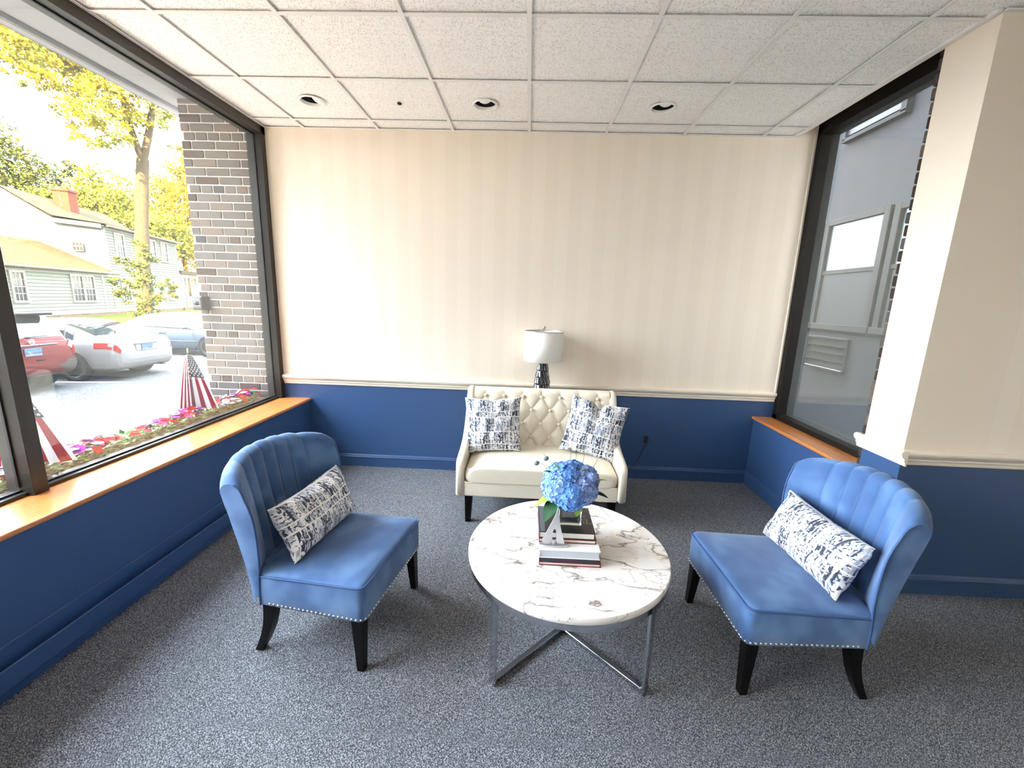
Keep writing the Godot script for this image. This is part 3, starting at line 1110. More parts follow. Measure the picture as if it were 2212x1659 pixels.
func chair_back_point(a: float, w: float) -> Vector3:
	# a runs across from -1 to 1; w climbs the inside, rolls over the top and goes down the outside
	var e := pow(absf(a), 2.3)
	var ytop := 0.870 - 0.050 * pow(absf(a), 2.3)
	var ys := ytop - 0.040
	var zi := func(y: float) -> float: return lerpf(-0.275 - 0.17 * (y - 0.40), wing(y, 1), e)
	var zo := func(y: float) -> float: return lerpf(-0.350 - 0.19 * (y - 0.40), wing(y, 2), e)
	var seam := 0.0
	if absf(a) < 0.6:
		seam = pow(absf(sin(PI * (a + 0.12) / 0.24)), 0.5) * 0.019
	else:
		seam = pow(absf(sin(PI * clampf((absf(a) - 0.6) / 0.42, 0, 1))), 0.5) * 0.017
	var y := 0.0
	var z := 0.0
	var rise := 0.0
	if w < 0.6:
		y = lerpf(0.30, ys, w / 0.6)
		z = zi.call(y) + seam * clampf((y - 0.36) / 0.08, 0.2, 1)
	elif w < 0.76:
		var k := (w - 0.6) / 0.16
		var z0: float = zi.call(ys) + seam
		var z1: float = zo.call(ys)
		z = (z0 + z1) / 2 + (z0 - z1) / 2 * cos(PI * k)
		y = ys + 0.040 * sin(PI * k)
		rise = seam * sin(PI * k) * 0.7
	else:
		y = lerpf(ys, 0.243, (w - 0.76) / 0.24)
		z = zo.call(y)
	var hw := 0.288 + 0.030 * clampf((y - 0.40) / 0.45, 0, 1)
	var x := hw * a
	# the wings round over at their upper corners
	if absf(a) > 0.9:
		y -= 0.012 * pow((absf(a) - 0.9) / 0.1, 2) * (1.0 if w > 0.5 and w < 0.8 else 0.0)
	return Vector3(x, y + rise, z)


func build_chairs() -> void:
	var t := thing("slipper_chair", "blue velvet slipper chair by the window, channel back and nailhead trim", "chair", Vector3(-0.88176, 0, 1.85715), atan2(0.98792, 0.15499), "blue velvet chairs")
	var outline := round_rect(-0.287, 0.287, -0.213, 0.302, 0.03, 5, 8)
	var crown := func(p: Vector2, y: float, s: float) -> float:
		var base := y - 0.022 * clampf((0.30 - p.y) / 0.5, 0, 1) * (1.0 if y > 0.3 else 0.0)
		return base + (0.026 * (1 - pow(p.x / 0.29, 2)) * (1 - pow(p.y / 0.33, 2)) if s < 0.985 and y > 0.3 else 0.0)
	part("seat", ring_loft(outline, [[0.243, 0.0], [0.243, 0.985], [0.248, 1.0], [0.30, 1.004], [0.36, 1.006], [0.396, 1.002], [0.406, 0.994], [0.413, 0.975], [0.417, 0.93], [0.419, 0.8], [0.42, 0.6], [0.42, 0.35], [0.42, 0.12], [0.42, 0.0]], 1.0, crown), M.velvet, t)
	part("seat_rear", slabm(Vector3(-0.21, 0.25, -0.30), Vector3(0.21, 0.39, -0.18)), M.velvet, t)
	var g := G.new()
	g.grid(100, 64, func(u: float, v: float) -> Vector3: return chair_back_point(u * 2 - 1, v), Vector2(1, 1))
	# the two side faces
	for s in [-1.0, 1.0]:
		g.grid(4, 24, func(u: float, v: float) -> Vector3:
			var wi := lerpf(0.0, 0.68, v)
			var wo := lerpf(1.0, 0.68, v)
			var p := chair_back_point(s, wi)
			var q := chair_back_point(s, wo)
			var r := q.lerp(p, u) if s > 0 else p.lerp(q, u)
			r.x += s * 0.006 * sin(PI * u) * (1 - v)
			return r, Vector2(1, 1), 2)
	part("back", g.done(), M.velvet, t)
	for s in [-1.0, 1.0]:
		g = G.new()
		var path := []
		for k in 26:
			path.append(chair_back_point(s, lerpf(0.0, 0.66, k / 25.0)) + Vector3(s * 0.001, 0, 0.0))
		path.push_front(Vector3(s * 0.289, 0.245, path[0].z))
		g.tube(path, 0.0048, 6)
		part("back_piping", g.done(), M.velvet_piping, t)
	g = G.new()
	var edge := []
	for i in outline.size() + 1:
		var p := outline[i % outline.size()] * 1.001
		edge.append(Vector3(p.x, 0.405 - 0.022 * clampf((0.30 - p.y) / 0.5, 0, 1), p.y))
	g.tube(edge, 0.0048, 6, false)
	part("seat_piping", g.done(), M.velvet_piping, t)
	# nailheads along the lower edge, too small to pick out singly
	g = G.new()
	var gap := 0.0
	for i in outline.size():
		var a := outline[i]
		var b := outline[(i + 1) % outline.size()]
		var len := a.distance_to(b)
		var d := gap
		while d < len:
			var p := a.lerp(b, d / len)
			if p.y > -0.16:
				var nrm := Vector3((b - a).y, 0, -(b - a).x).normalized()
				if nrm.dot(Vector3(p.x, 0, p.y)) < 0:
					nrm = -nrm
				var c := Vector3(p.x, 0.2555, p.y) * Vector3(1.003, 1, 1.003)
				var sx := nrm.cross(Vector3.UP)
				var tip := c + nrm * 0.0045
				g.smooth = 1
				for k in 8:
					var q := func(j: int, r: float, o: float) -> Vector3: return c + (sx * cos(TAU * j / 8.0) + Vector3.UP * sin(TAU * j / 8.0)) * r + nrm * o
					g.face([q.call(k, 0.0058, 0.0), q.call(k + 1, 0.0058, 0.0), q.call(k + 1, 0.004, 0.0032), q.call(k, 0.004, 0.0032)], c - nrm * 0.01)
					g.face([q.call(k, 0.004, 0.0032), q.call(k + 1, 0.004, 0.0032), tip], c - nrm * 0.01)
			d += 0.0205
		gap = d - len
	var nails := part("nailhead_trim", g.done(), M.nickel, t)
	nails.set_meta("kind", "stuff")
	for s in [-1, 1]:
		part("leg", taper_leg(Vector3(s * 0.255, 0.246, 0.262), Vector3(s * 0.268, 0, 0.272), 0.05, 0.030), M.black_wood, t)
		part("leg", taper_leg(Vector3(s * 0.25, 0.248, -0.165), Vector3(s * 0.268, 0, -0.236), 0.052, 0.032, 0.022), M.black_wood, t)
	var c := t.duplicate()
	c.name = numbered("slipper_chair")
	add_child(c)
	c.position = Vector3(1.216865, 0, 1.88836)
	c.rotation.y = atan2(-0.99949, 0.032)
	c.set_meta("label", "blue velvet slipper chair on the right, in front of the narrow window")
	var pm := pillow_mesh(0.50, 0.27, 0.17, 0.0, 91, 1.9)
	var fwd := Vector3(0.98792, 0, 0.15499)
	var at := Vector3(-0.88176, 0, 1.85715) + fwd * -0.135 + Vector3(0.02, 0.545, -0.02)
	place_pillow("lumbar_pillow", pm, "long ink-print lumbar pillow on the chair by the window", at, atan2(0.98792, 0.15499) , -0.42, 0.02, "lumbar pillows on the velvet chairs")
	fwd = Vector3(-0.99949, 0, 0.032)
	at = Vector3(1.216865, 0, 1.88836) + fwd * -0.125 + Vector3(0, 0.545, -0.01)
	pm = pillow_mesh(0.50, 0.27, 0.17, 0.0, 92, 1.9)
	place_pillow("lumbar_pillow", pm, "long ink-print lumbar pillow on the right-hand velvet chair", at, atan2(-0.99949, 0.032) + 0.04, -0.42, -0.03, "lumbar pillows on the velvet chairs")


func build_table() -> void:
	var t := thing("coffee_table", "round white marble coffee table on a crossed chrome base", "table", Vector3(0.226, 0, 1.885))
	var g := G.new()
	var r := 0.46
	g.smooth = 1
	var n := 96
	var ring := func(k: int, rr: float, y: float) -> Vector3: return Vector3(rr * cos(TAU * k / n), y, -rr * sin(TAU * k / n))
	var steps := [[r - 0.004, 0.430], [r, 0.434], [r, 0.455], [r - 0.004, 0.460]]
	var uv := func(p: Vector3) -> Vector2: return Vector2(p.x / 0.94 + 0.5, p.z / 0.94 + 0.5 + (p.y - 0.46))
	for s in 3:
		for k in n:
			var a: Vector3 = ring.call(k, steps[s][0], steps[s][1])
			var b: Vector3 = ring.call(k + 1, steps[s][0], steps[s][1])
			var c: Vector3 = ring.call(k + 1, steps[s + 1][0], steps[s + 1][1])
			var d: Vector3 = ring.call(k, steps[s + 1][0], steps[s + 1][1])
			g.quad(a, b, c, d, uv.call(a), uv.call(b), uv.call(c), uv.call(d))
	g.smooth = -1
	for k in n:
		var a: Vector3 = ring.call(k, r - 0.004, 0.460)
		var b: Vector3 = ring.call(k + 1, r - 0.004, 0.460)
		g.tri(Vector3(0, 0.46, 0), a, b, Vector2(0.5, 0.5), uv.call(a), uv.call(b))
		g.tri(Vector3(0, 0.43, 0), ring.call(k + 1, r - 0.004, 0.43), ring.call(k, r - 0.004, 0.43))
	part("marble_top", g.done(), M.marble, t)
	g = G.new()
	g.lathe([Vector2(r - 0.03, 0.402), Vector2(r - 0.004, 0.402), Vector2(r - 0.004, 0.4295), Vector2(r - 0.03, 0.4295), Vector2(r - 0.03, 0.402)], 96, Vector3.ZERO, -1)
	part("rim_band", g.done(), M.chrome, t)
	for k in 4:
		var a := PI / 4 + k * PI / 2
		var leg := part("leg", cbox(Vector3(0.014, 0.425, 0.034), 0.0015, Vector3(0, 0.2125, 0)), M.chrome, t, Vector3(cos(a), 0, sin(a)) * (r - 0.016))
		leg.rotation.y = -a
	for k in 2:
		var bar := part("stretcher", cbox(Vector3(2 * r - 0.05, 0.024, 0.024), 0.0015, Vector3(0, 0.013 + 0.0002 * k, 0)), M.chrome, t)
		bar.rotation.y = -(PI / 4 + k * PI / 2)


# ---------------------------------------------------------------- things on the table, lamp, fixtures

func book(label: String, lo: Vector3, hi: Vector3, cover: Material, pages: Material, turn := 0.0, board := 0.003) -> Node3D:
	var mid := (lo + hi) / 2
	var t := thing("book", label, "book", Vector3(mid.x, lo.y, mid.z), turn, "stack of books on the table")
	var h := hi - lo
	part("cover", cbox(Vector3(h.x, board, h.z), 0.001, Vector3(0, h.y - board / 2, 0)), cover, t)
	part("cover", cbox(Vector3(h.x, board, h.z), 0.001, Vector3(0, board / 2, 0)), cover, t)
	# the spine is turned to the left, the page block shows at the front
	part("spine", cbox(Vector3(board, h.y, h.z), 0.001, Vector3(-h.x / 2 + board / 2, h.y / 2, 0)), cover, t)
	part("page_block", cbox(Vector3(h.x - board - 0.005, h.y - 2 * board, h.z - 0.008), 0.0, Vector3(-0.002, h.y / 2, 0)), pages, t)
	return t


func letters(text: String, size: float, m: Material, parent: Node, at: Vector3, depth := 0.0006, serif := true, called := "lettering") -> MeshInstance3D:
	var tm := TextMesh.new()
	tm.text = text
	var f := SystemFont.new()
	f.font_names = PackedStringArray(["Droid Serif" if serif else "Droid Sans"])
	tm.font = f
	tm.font_size = 32
	tm.pixel_size = size / 32.0
	tm.depth = depth
	tm.curve_step = 1.0
	return part(called, tm, m, parent, at)


func build_table_top_things() -> void:
	var y := 0.4602
	book("bottom book of the stack, dark cover with a red lower board", Vector3(0.090, y, 1.795), Vector3(0.358, y + 0.016, 2.042), M.cover_red, M.page, 0.0)
	book("dark purple book second from the bottom of the stack", Vector3(0.088, y + 0.0162, 1.797), Vector3(0.355, y + 0.034, 2.040), M.cover_purple, M.cover_purple, 0.012)
	book("thick white book with grey page edges in the middle of the stack", Vector3(0.088, y + 0.0342, 1.795), Vector3(0.352, y + 0.0730, 2.040), M.cover_white, M.page_grey, 0.004)
	book("thin red book under the glossy black book", Vector3(0.087, y + 0.0732, 1.744), Vector3(0.342, y + 0.092, 1.984), M.cover_red, M.page, 0.0)
	var top := book("glossy black book on top of the stack, under the glass vase", Vector3(0.088, y + 0.0922, 1.746), Vector3(0.336, y + 0.1225, 1.982), M.cover_black, M.page, 0.0)
	part("cover_photo", cbox(Vector3(0.022, 0.0006, 0.225), 0.0, Vector3(-0.108, 0.0305, 0)), M.photo_strip, top)
	for l in [["B", -0.083, -0.056, 0.030, "print_pale"], ["S", -0.030, -0.056, 0.030, "print_pale"], ["Y", 0.090, -0.030, 0.030, "print_grey"], ["T", 0.083, 0.012, 0.045, "print_grey"], ["L", 0.106, 0.016, 0.050, "print_grey"]]:
		var o := letters(l[0], l[3], M[l[4]], top, Vector3(l[1], 0.0306, l[2]))
		o.rotation.x = -PI / 2
	# silver sailing boat
	var boat := thing("sailboat_figurine", "silver metal sailing boat standing on the white book", "figurine", Vector3(0.152, y + 0.0732, 2.008), 0.03)
	var g := G.new()
	var hull := PackedVector2Array()
	for k in 25:
		var a := PI * k / 24.0
		hull.append(Vector2(0.066 * cos(a), 0.017 * sin(a)))
	for k in range(1, 24):
		var a := PI + PI * k / 24.0
		hull.append(Vector2(0.066 * cos(a), 0.017 * sin(a)))
	g.xf = Transform3D(Basis(Vector3.RIGHT, -PI / 2), Vector3.ZERO)
	g.prism(hull, 0.0, 0.010, 1)
	part("hull", g.done(), M.pewter, boat)
	g = G.new()
	# two sails that meet at the mast head, with an arched gap between them
	var sails := PackedVector2Array([Vector2(-0.053, 0.023), Vector2(-0.042, 0.012), Vector2(-0.014, 0.006), Vector2(-0.0085, 0.010), Vector2(-0.008, 0.062), Vector2(-0.005, 0.078), Vector2(0.0005, 0.085), Vector2(0.006, 0.078), Vector2(0.0085, 0.062), Vector2(0.010, 0.022), Vector2(0.016, 0.012), Vector2(0.040, 0.006), Vector2(0.047, 0.010), Vector2(0.046, 0.018), Vector2(0.035, 0.052), Vector2(0.023, 0.105), Vector2(0.0155, 0.150), Vector2(0.0125, 0.182), Vector2(0.0100, 0.182), Vector2(0.003, 0.152), Vector2(-0.009, 0.121), Vector2(-0.029, 0.075)])
	g.prism(sails, -0.0055, 0.0055, 1)
	part("sail", g.done(), M.pewter, boat)
	part("mast_foot", slabm(Vector3(-0.006, 0.008, -0.006), Vector3(0.006, 0.03, 0.006), 0.002), M.pewter, boat)
	# glass cube vase
	var vy := y + 0.1228
	var vase := thing("glass_vase", "square clear glass vase on the black book", "vase", Vector3(0.227, vy, 1.860))
	g = G.new()
	var w := 0.055
	var k := 0.006
	var hgt := 0.105
	var o := round_rect(-w, w, -w, w, 0.006, 4, 1)
	g.smooth = 1
	var n := o.size()
	var inner := (w - k) / w
	var lv := [[0.0, 1.0], [hgt, 1.0], [hgt, inner], [0.014, inner]]
	for r in 3:
		for i in n:
			var a := o[i]
			var b := o[(i + 1) % n]
			g.smooth = r + 1
			g.quad(Vector3(a.x * lv[r][1], lv[r][0], a.y * lv[r][1]), Vector3(b.x * lv[r][1], lv[r][0], b.y * lv[r][1]), Vector3(b.x * lv[r + 1][1], lv[r + 1][0], b.y * lv[r + 1][1]), Vector3(a.x * lv[r + 1][1], lv[r + 1][0], a.y * lv[r + 1][1]))
	g.smooth = -1
	for i in n:
		var a := o[i]
		var b := o[(i + 1) % n]
		g.tri(Vector3.ZERO, Vector3(b.x, 0, b.y), Vector3(a.x, 0, a.y))
		g.tri(Vector3(0, 0.014, 0), Vector3(a.x * inner, 0.014, a.y * inner), Vector3(b.x * inner, 0.014, b.y * inner))
	part("glass_body", g.done(), M.clear_glass, vase)
	# hydrangea
	var fl := thing("hydrangea_bouquet", "blue hydrangea bouquet with green leaves in the square vase", "flowers", Vector3(0.227, vy, 1.860))
	part("leaf_wrap", cbox(Vector3(0.088, 0.078, 0.088), 0.012, Vector3(0, 0.058, 0)), M.water_dark, fl)
	var heads := [[Vector3(-0.062, 0.175, 0.035), 0.070, 1], [Vector3(-0.005, 0.150, 0.060), 0.072, 0], [Vector3(0.052, 0.165, 0.040), 0.066, 3], [Vector3(-0.020, 0.205, 0.0), 0.072, 0], [Vector3(0.062, 0.195, -0.01), 0.066, 3], [Vector3(-0.055, 0.19, -0.045), 0.062, 1], [Vector3(0.02, 0.20, -0.05), 0.066, 0], [Vector3(0.088, 0.228, 0.036), 0.024, 3]]
	for hd in heads:
		var node := Node3D.new()
		node.name = "flower_head"
		fl.add_child(node, true)
		node.position = hd[0]
		var gs := [G.new(), G.new()]
		var count := int(62000.0 * hd[1] * hd[1]) if hd[1] > 0.04 else 90
		for q in count:
			# florets of four petals over the ball
			var yy := 1 - 2 * (q + 0.5) / count
			var rr := sqrt(1 - yy * yy)
			var th := q * 2.39996
			var d := Vector3(rr * cos(th), yy, rr * sin(th))
			d = (d + Vector3(rng.randf_range(-0.12, 0.12), rng.randf_range(-0.12, 0.12), rng.randf_range(-0.12, 0.12))).normalized()
			var c: Vector3 = d * float(hd[1]) * rng.randf_range(0.86, 1.04)
			var sx := d.cross(Vector3.UP if absf(d.y) < 0.9 else Vector3.RIGHT).normalized().rotated(d, rng.randf() * TAU)
			var sy := d.cross(sx)
			var gg: G = gs[0 if rng.randf() < 0.6 else 1]
			gg.smooth = -1
			var s: float = rng.randf_range(0.0085, 0.0115) if hd[1] > 0.04 else 0.006
			for p in 4:
				var e := (sx * cos(TAU * p / 4.0) + sy * sin(TAU * p / 4.0))
				var f := d.cross(e)
				var tip := c + e * s * 1.25 + d * s * rng.randf_range(0.1, 0.5)
				var lift := rng.randf_range(0.2, 0.5)
				var p1 := c + e * s * 0.55 - f * s * 0.52 + d * s * lift * 0.5
				var p2 := c + e * s * 1.1 - f * s * 0.40 + d * s * lift
				var p3 := c + e * s * 1.1 + f * s * 0.40 + d * s * lift
				var p4 := c + e * s * 0.55 + f * s * 0.52 + d * s * lift * 0.5
				gg.tri(c, p1, p2)
				gg.tri(c, p2, tip)
				gg.tri(c, tip, p3)
				gg.tri(c, p3, p4)
		var tone: int = hd[2]
		var fo := part("floret", gs[0].done(), M["petal%d" % tone], node)
		fo.set_meta("kind", "stuff")
		var fo2 := part("floret", gs[1].done(), M["petal%d" % (2 if tone == 1 else 1 if tone == 0 else 3)], node)
		fo2.set_meta("kind", "stuff")
		part("flower_core", ball(float(hd[1]) * 0.86, 12, 8), M["petal%d" % tone], node)
	var leaf := func(len: float, wid: float, curl: float) -> ArrayMesh:
		var lg := G.new()
		lg.grid(6, 10, func(u: float, v: float) -> Vector3:
			var a := u * 2 - 1
			var hw: float = wid / 2 * pow(sin(PI * clampf(v * 0.94 + 0.04, 0, 1)), 0.8)
			return Vector3(a * hw, -curl * v * v + absf(a) * hw * 0.35, v * len), Vector2(1, 1))
		lg.grid(6, 10, func(u: float, v: float) -> Vector3:
			var a := 1 - u * 2
			var hw: float = wid / 2 * pow(sin(PI * clampf(v * 0.94 + 0.04, 0, 1)), 0.8)
			return Vector3(a * hw, -curl * v * v + absf(a) * hw * 0.35 - 0.0008, v * len), Vector2(1, 1))
		return lg.done()
	for l in [[Vector3(-0.045, 0.118, 0.052), -1.0, 0.35, 0.11, 0.085, 0.05, "leaf_dark"], [Vector3(-0.05, 0.125, 0.03), -1.45, 0.1, 0.115, 0.06, 0.035, "leaf_light"], [Vector3(0.02, 0.108, 0.06), 0.35, 0.75, 0.05, 0.05, 0.02, "leaf_light"], [Vector3(0.09, 0.14, 0.0), 1.3, 0.0, 0.085, 0.035, 0.015, "leaf_dark"], [Vector3(0.10, 0.20, 0.02), 0.9, -0.55, 0.075, 0.02, 0.01, "leaf_light"], [Vector3(0.045, 0.235, 0.01), 0.5, -0.9, 0.06, 0.018, 0.01, "leaf_light"], [Vector3(-0.055, 0.23, 0.01), -0.6, -1.2, 0.085, 0.018, 0.03, "leaf_light"], [Vector3(-0.075, 0.23, 0.02), -1.2, -0.5, 0.06, 0.018, 0.01, "leaf_dark"]]:
		var lf := part("leaf", leaf.call(l[3], l[4], l[5]), M[l[6]], fl, l[0])
		lf.basis = Basis(Vector3.UP, l[1]) * Basis(Vector3.RIGHT, l[2])
	for s in [[Vector3(-0.05, 0.2, 0), Vector3(-0.13, 0.31, -0.02)], [Vector3(0.0, 0.2, -0.02), Vector3(-0.005, 0.345, -0.03)], [Vector3(0.02, 0.2, -0.02), Vector3(0.024, 0.345, -0.05)], [Vector3(0.05, 0.2, -0.02), Vector3(0.06, 0.33, -0.03)], [Vector3(0.08, 0.2, 0), Vector3(0.125, 0.31, -0.01)], [Vector3(-0.04, 0.22, 0.03), Vector3(-0.155, 0.285, 0.03)], [Vector3(0.06, 0.12, -0.03), Vector3(0.18, 0.05, 0.06)]]:
		var sg := G.new()
		var mid: Vector3 = (s[0] + s[1]) / 2 + Vector3(0, 0.012, 0)
		sg.tube([s[0], mid, s[1]], [0.0012, 0.001, 0.0006], 5)
		part("twig", sg.done(), M.stem, fl)
	for b in [Vector3(-0.16, 0.282, 0.03), Vector3(-0.118, 0.298, 0.01)]:
		var bud := part("seed_bud", ball(0.013, 9, 6, 0.75), M.dry_bud, fl, b)
		bud.rotation.z = 0.5


func build_lamp() -> void:
	var cx := 0.142
	var cz := 0.178
	var st := thing("console_table", "narrow black stand behind the loveseat, under the lamp", "table", Vector3(cx, 0, 0.165))
	part("top", cbox(Vector3(0.5, 0.022, 0.18), 0.004, Vector3(0, 0.709, 0)), M.black_wood, st)
	for sx in [-1, 1]:
		for sz in [-1, 1]:
			part("leg", slabm(Vector3(sx * 0.23 - 0.012, 0, sz * 0.07 - 0.012), Vector3(sx * 0.23 + 0.012, 0.698, sz * 0.07 + 0.012), 0.002), M.black_wood, st)
	var t := thing("table_lamp", "table lamp with white drum shade and black carved base", "lamp", Vector3(cx, 0.7202, cz))
	var g := G.new()
	var tiers := [0.0, 0.055, 0.115, 0.175, 0.235, 0.29, 0.345]
	g.grid(72, 60, func(u: float, v: float) -> Vector3:
		var y := v * 0.345
		var k := 0
		while k < tiers.size() - 2 and y > tiers[k + 1]:
			k += 1
		var f: float = (y - tiers[k]) / (tiers[k + 1] - tiers[k])
		var r: float = lerpf(0.088, 0.040, pow(v, 1.15)) * (1.06 - 0.10 * f)
		var th := u * TAU
		r *= 1.0 + 0.10 * (absf(sin(4.5 * th + (PI / 2 if k % 2 else 0.0) + 0.9 * f)) - 0.5)
		return Vector3(r * cos(th), y, -r * sin(th)), Vector2(1, 1))
	part("carved_base", g.done(), M.black_glaze, t)
	g = G.new()
	g.lathe([Vector2(0.0, 0.0), Vector2(0.08, 0.0), Vector2(0.08, 0.004), Vector2(0.0, 0.004)], 24)
	part("foot", g.done(), M.black_glaze, t)
	g = G.new()
	g.lathe([Vector2(0, 0.343), Vector2(0.034, 0.345), Vector2(0.030, 0.358), Vector2(0.012, 0.364), Vector2(0.012, 0.40), Vector2(0.018, 0.402), Vector2(0.018, 0.45), Vector2(0, 0.452)], 20)
	part("socket", g.done(), M.nickel, t)
	g = G.new()
	var s0 := 0.368
	var s1 := 0.617
	var ra := 0.163
	var rb := 0.159
	g.lathe([Vector2(ra, s0), Vector2(rb, s1), Vector2(rb - 0.003, s1), Vector2(ra - 0.003, s0), Vector2(ra, s0)], 64)
	var sh := part("lamp_shade", g.done(), M.shade, t)
	g = G.new()
	g.lathe([Vector2(rb - 0.005, s1 - 0.004), Vector2(rb + 0.001, s1 - 0.004), Vector2(rb + 0.001, s1 + 0.001), Vector2(rb - 0.005, s1 + 0.001), Vector2(rb - 0.005, s1 - 0.004)], 48)
	part("rim_wire", g.done(), M.nickel, sh)
	g = G.new()
	for k in 3:
		var a := TAU * k / 3 + 0.2
		g.tube([Vector3(0, s1 - 0.025, 0), Vector3(cos(a), 0, sin(a)) * (rb - 0.004) + Vector3(0, s1 - 0.004, 0)], 0.0022, 6)
	part("spider", g.done(), M.nickel, sh)
	for s in [-1.0, 1.0]:
		g = G.new()
		g.tube([Vector3(s * 0.015, 0.40, 0), Vector3(s * 0.05, 0.45, 0), Vector3(s * 0.05, 0.53, 0), Vector3(0, s1 - 0.022, 0)], 0.0018, 6)
		part("harp", g.done(), M.nickel, t)
	g = G.new()
	g.lathe([Vector2(0, s1 - 0.03), Vector2(0.010, s1 - 0.028), Vector2(0.010, s1 - 0.018), Vector2(0.004, s1 - 0.014), Vector2(0.004, s1 + 0.004), Vector2(0.008, s1 + 0.008), Vector2(0.005, s1 + 0.014), Vector2(0.012, s1 + 0.020), Vector2(0.015, s1 + 0.029), Vector2(0.012, s1 + 0.037), Vector2(0, s1 + 0.041)], 18)
	part("finial", g.done(), M.nickel, t)


func build_small_fixtures() -> void:
	for i in 3:
		var p: Vector2 = LIGHTS[i]
		var t := thing("downlight", ["recessed ceiling downlight nearest the long window, dark side to the left", "recessed ceiling downlight in the middle of the three, above the loveseat's left", "recessed ceiling downlight nearest the narrow right window"][i], "downlight", Vector3(p.x, CEIL, p.y), 0, "recessed downlights")
		var g := G.new()
		g.lathe([Vector2(0.078, 0.006), Vector2(0.090, 0.006), Vector2(0.088, 0.0), Vector2(0.080, -0.003), Vector2(0.074, 0.0), Vector2(0.074, 0.02)], 40)
		part("trim_ring", g.done(), M.matt_white, t)
		g = G.new()
		g.lathe([Vector2(0.076, 0.004), Vector2(0.076, 0.13), Vector2(0.0, 0.13)], 32)
		part("can", g.done(), M.matt_black, t)
		var o := part("eyeball", ball(0.064, 24, 14), M.matt_white, t, [Vector3(0.054, 0.058, -0.010), Vector3(0.0, 0.058, 0.050), Vector3(0.004, 0.058, 0.050)][i])
		o.set_meta("label", "white eyeball shell")
	var d := G.new()
	d.lathe([Vector2(0, -0.006), Vector2(0.012, -0.006), Vector2(0.016, -0.002), Vector2(0.016, 0.001)], 16)
	solo("ceiling_plug", d.done(), M.matt_black, "tiny dark round plug in a ceiling tile between two downlights", "ceiling plug", Vector3(-0.951, CEIL + 0.0065, 0.457))
	var ot := thing("wall_outlet", "navy-painted electric outlet on the back wall right of the loveseat", "outlet", Vector3(1.112, 0.378, 0.0))
	part("cover_plate", cbox(Vector3(0.072, 0.116, 0.007), 0.003, Vector3(0, 0, 0.0036)), M.navy_paint, ot)
	for s in [-1, 1]:
		part("socket", cbox(Vector3(0.034, 0.029, 0.004), 0.004, Vector3(0, s * 0.02, 0.0075)), M.cover_ink, ot)
	part("plug", cbox(Vector3(0.026, 0.026, 0.03), 0.005, Vector3(0.002, 0.018, 0.024)), M.cover_ink, ot)
	var cg := G.new()
	cg.tube([Vector3(0.002, 0.008, 0.034), Vector3(-0.01, -0.03, 0.05), Vector3(-0.03, -0.10, 0.045), Vector3(-0.08, -0.22, 0.035), Vector3(-0.18, -0.355, 0.04), Vector3(-0.36, -0.372, 0.06)], 0.0035, 6)
	part("cord", cg.done(), M.cover_ink, ot)


# ---------------------------------------------------------------- outside

const GROUND := -0.683


func build_ground() -> void:
	var lot := structure("ground", slabm(Vector3(-80, -1.3, -90), Vector3(-2.42, GROUND, 40)), M.asphalt, "pale asphalt parking lot outside the long window")
	for l in [[Vector3(-15.2, 0, -4.95), Vector3(-9.0, 0, -6.12)], [Vector3(-15.2, 0, -7.35), Vector3(-8.6, 0, -8.60)], [Vector3(-14.8, 0, -9.75), Vector3(-8.8, 0, -10.9)], [Vector3(-15.2, 0, -2.6), Vector3(-9.2, 0, -3.5)]]:
		var a: Vector3 = l[0]
		var b: Vector3 = l[1]
		var o := part("painted_line", cbox(Vector3(a.distance_to(b), 0.004, 0.10)), M.road_paint, lot, (a + b) / 2 + Vector3(0, GROUND + 0.002, 0))
		o.rotation.y = -atan2(b.z - a.z, b.x - a.x)
	mat("concrete", c8(124, 123, 121), 0.95)
	structure("unseen_bounce_paving", slabm(Vector3(-5.4, -1.2, -14), Vector3(-2.42, GROUND + 0.10, 22)), M.concrete, "unseen concrete paving along the shop front, placed to bounce daylight onto the ceiling")  # out of view below the sill, placed to bounce daylight onto the ceiling
	mat("grass", c8(58, 68, 20), 0.95)
	var g := G.new()
	g.grid(20, 6, func(u: float, v: float) -> Vector3:
		var s := lerpf(-8.0, 40.0, u)
		var off := lerpf(6.5, -0.5, v)
		return Vector3(-26.118 - 0.3018 * s + 0.9534 * off, GROUND + 0.01 + (0.43 * smoothstep(0.0, 0.8, v)) + 0.03 * sin(s * 1.7), -16.881 - 0.9534 * s - 0.3018 * off), Vector2(1, 1))
	solo("lawn", g.done(), M.grass, "strip of green lawn in front of the clapboard house", "grass", Vector3.ZERO, 0, "", "stuff")
	# unseen block behind the viewpoint, placed to keep the low sun off the cars
	var bl := thing("unseen_shade_block", "unseen brick block behind the viewpoint, placed to shade the lot", "", Vector3(-17.5, GROUND, 20), 0, "", "structure")
	part("block_wall", slabm(Vector3(-13, 0, -6), Vector3(13, 12.3, 6)), M.brick2, bl)


func blossom(r: float) -> ArrayMesh:
	var g := G.new()
	g.smooth = -1
	for p in 5:
		var a := TAU * p / 5
		var e := Vector3(cos(a), 0, sin(a))
		var f := Vector3(-sin(a), 0, cos(a))
		var pts := [Vector3.ZERO, e * 0.45 - f * 0.46 + Vector3(0, 0.08, 0), e * 0.85 - f * 0.40 + Vector3(0, 0.14, 0), e * 1.0 + Vector3(0, 0.12, 0), e * 0.85 + f * 0.40 + Vector3(0, 0.14, 0), e * 0.45 + f * 0.46 + Vector3(0, 0.08, 0)]
		for i in range(1, 5):
			g.tri(pts[0] * r, pts[i + 1] * r, pts[i] * r)
	return g.done()


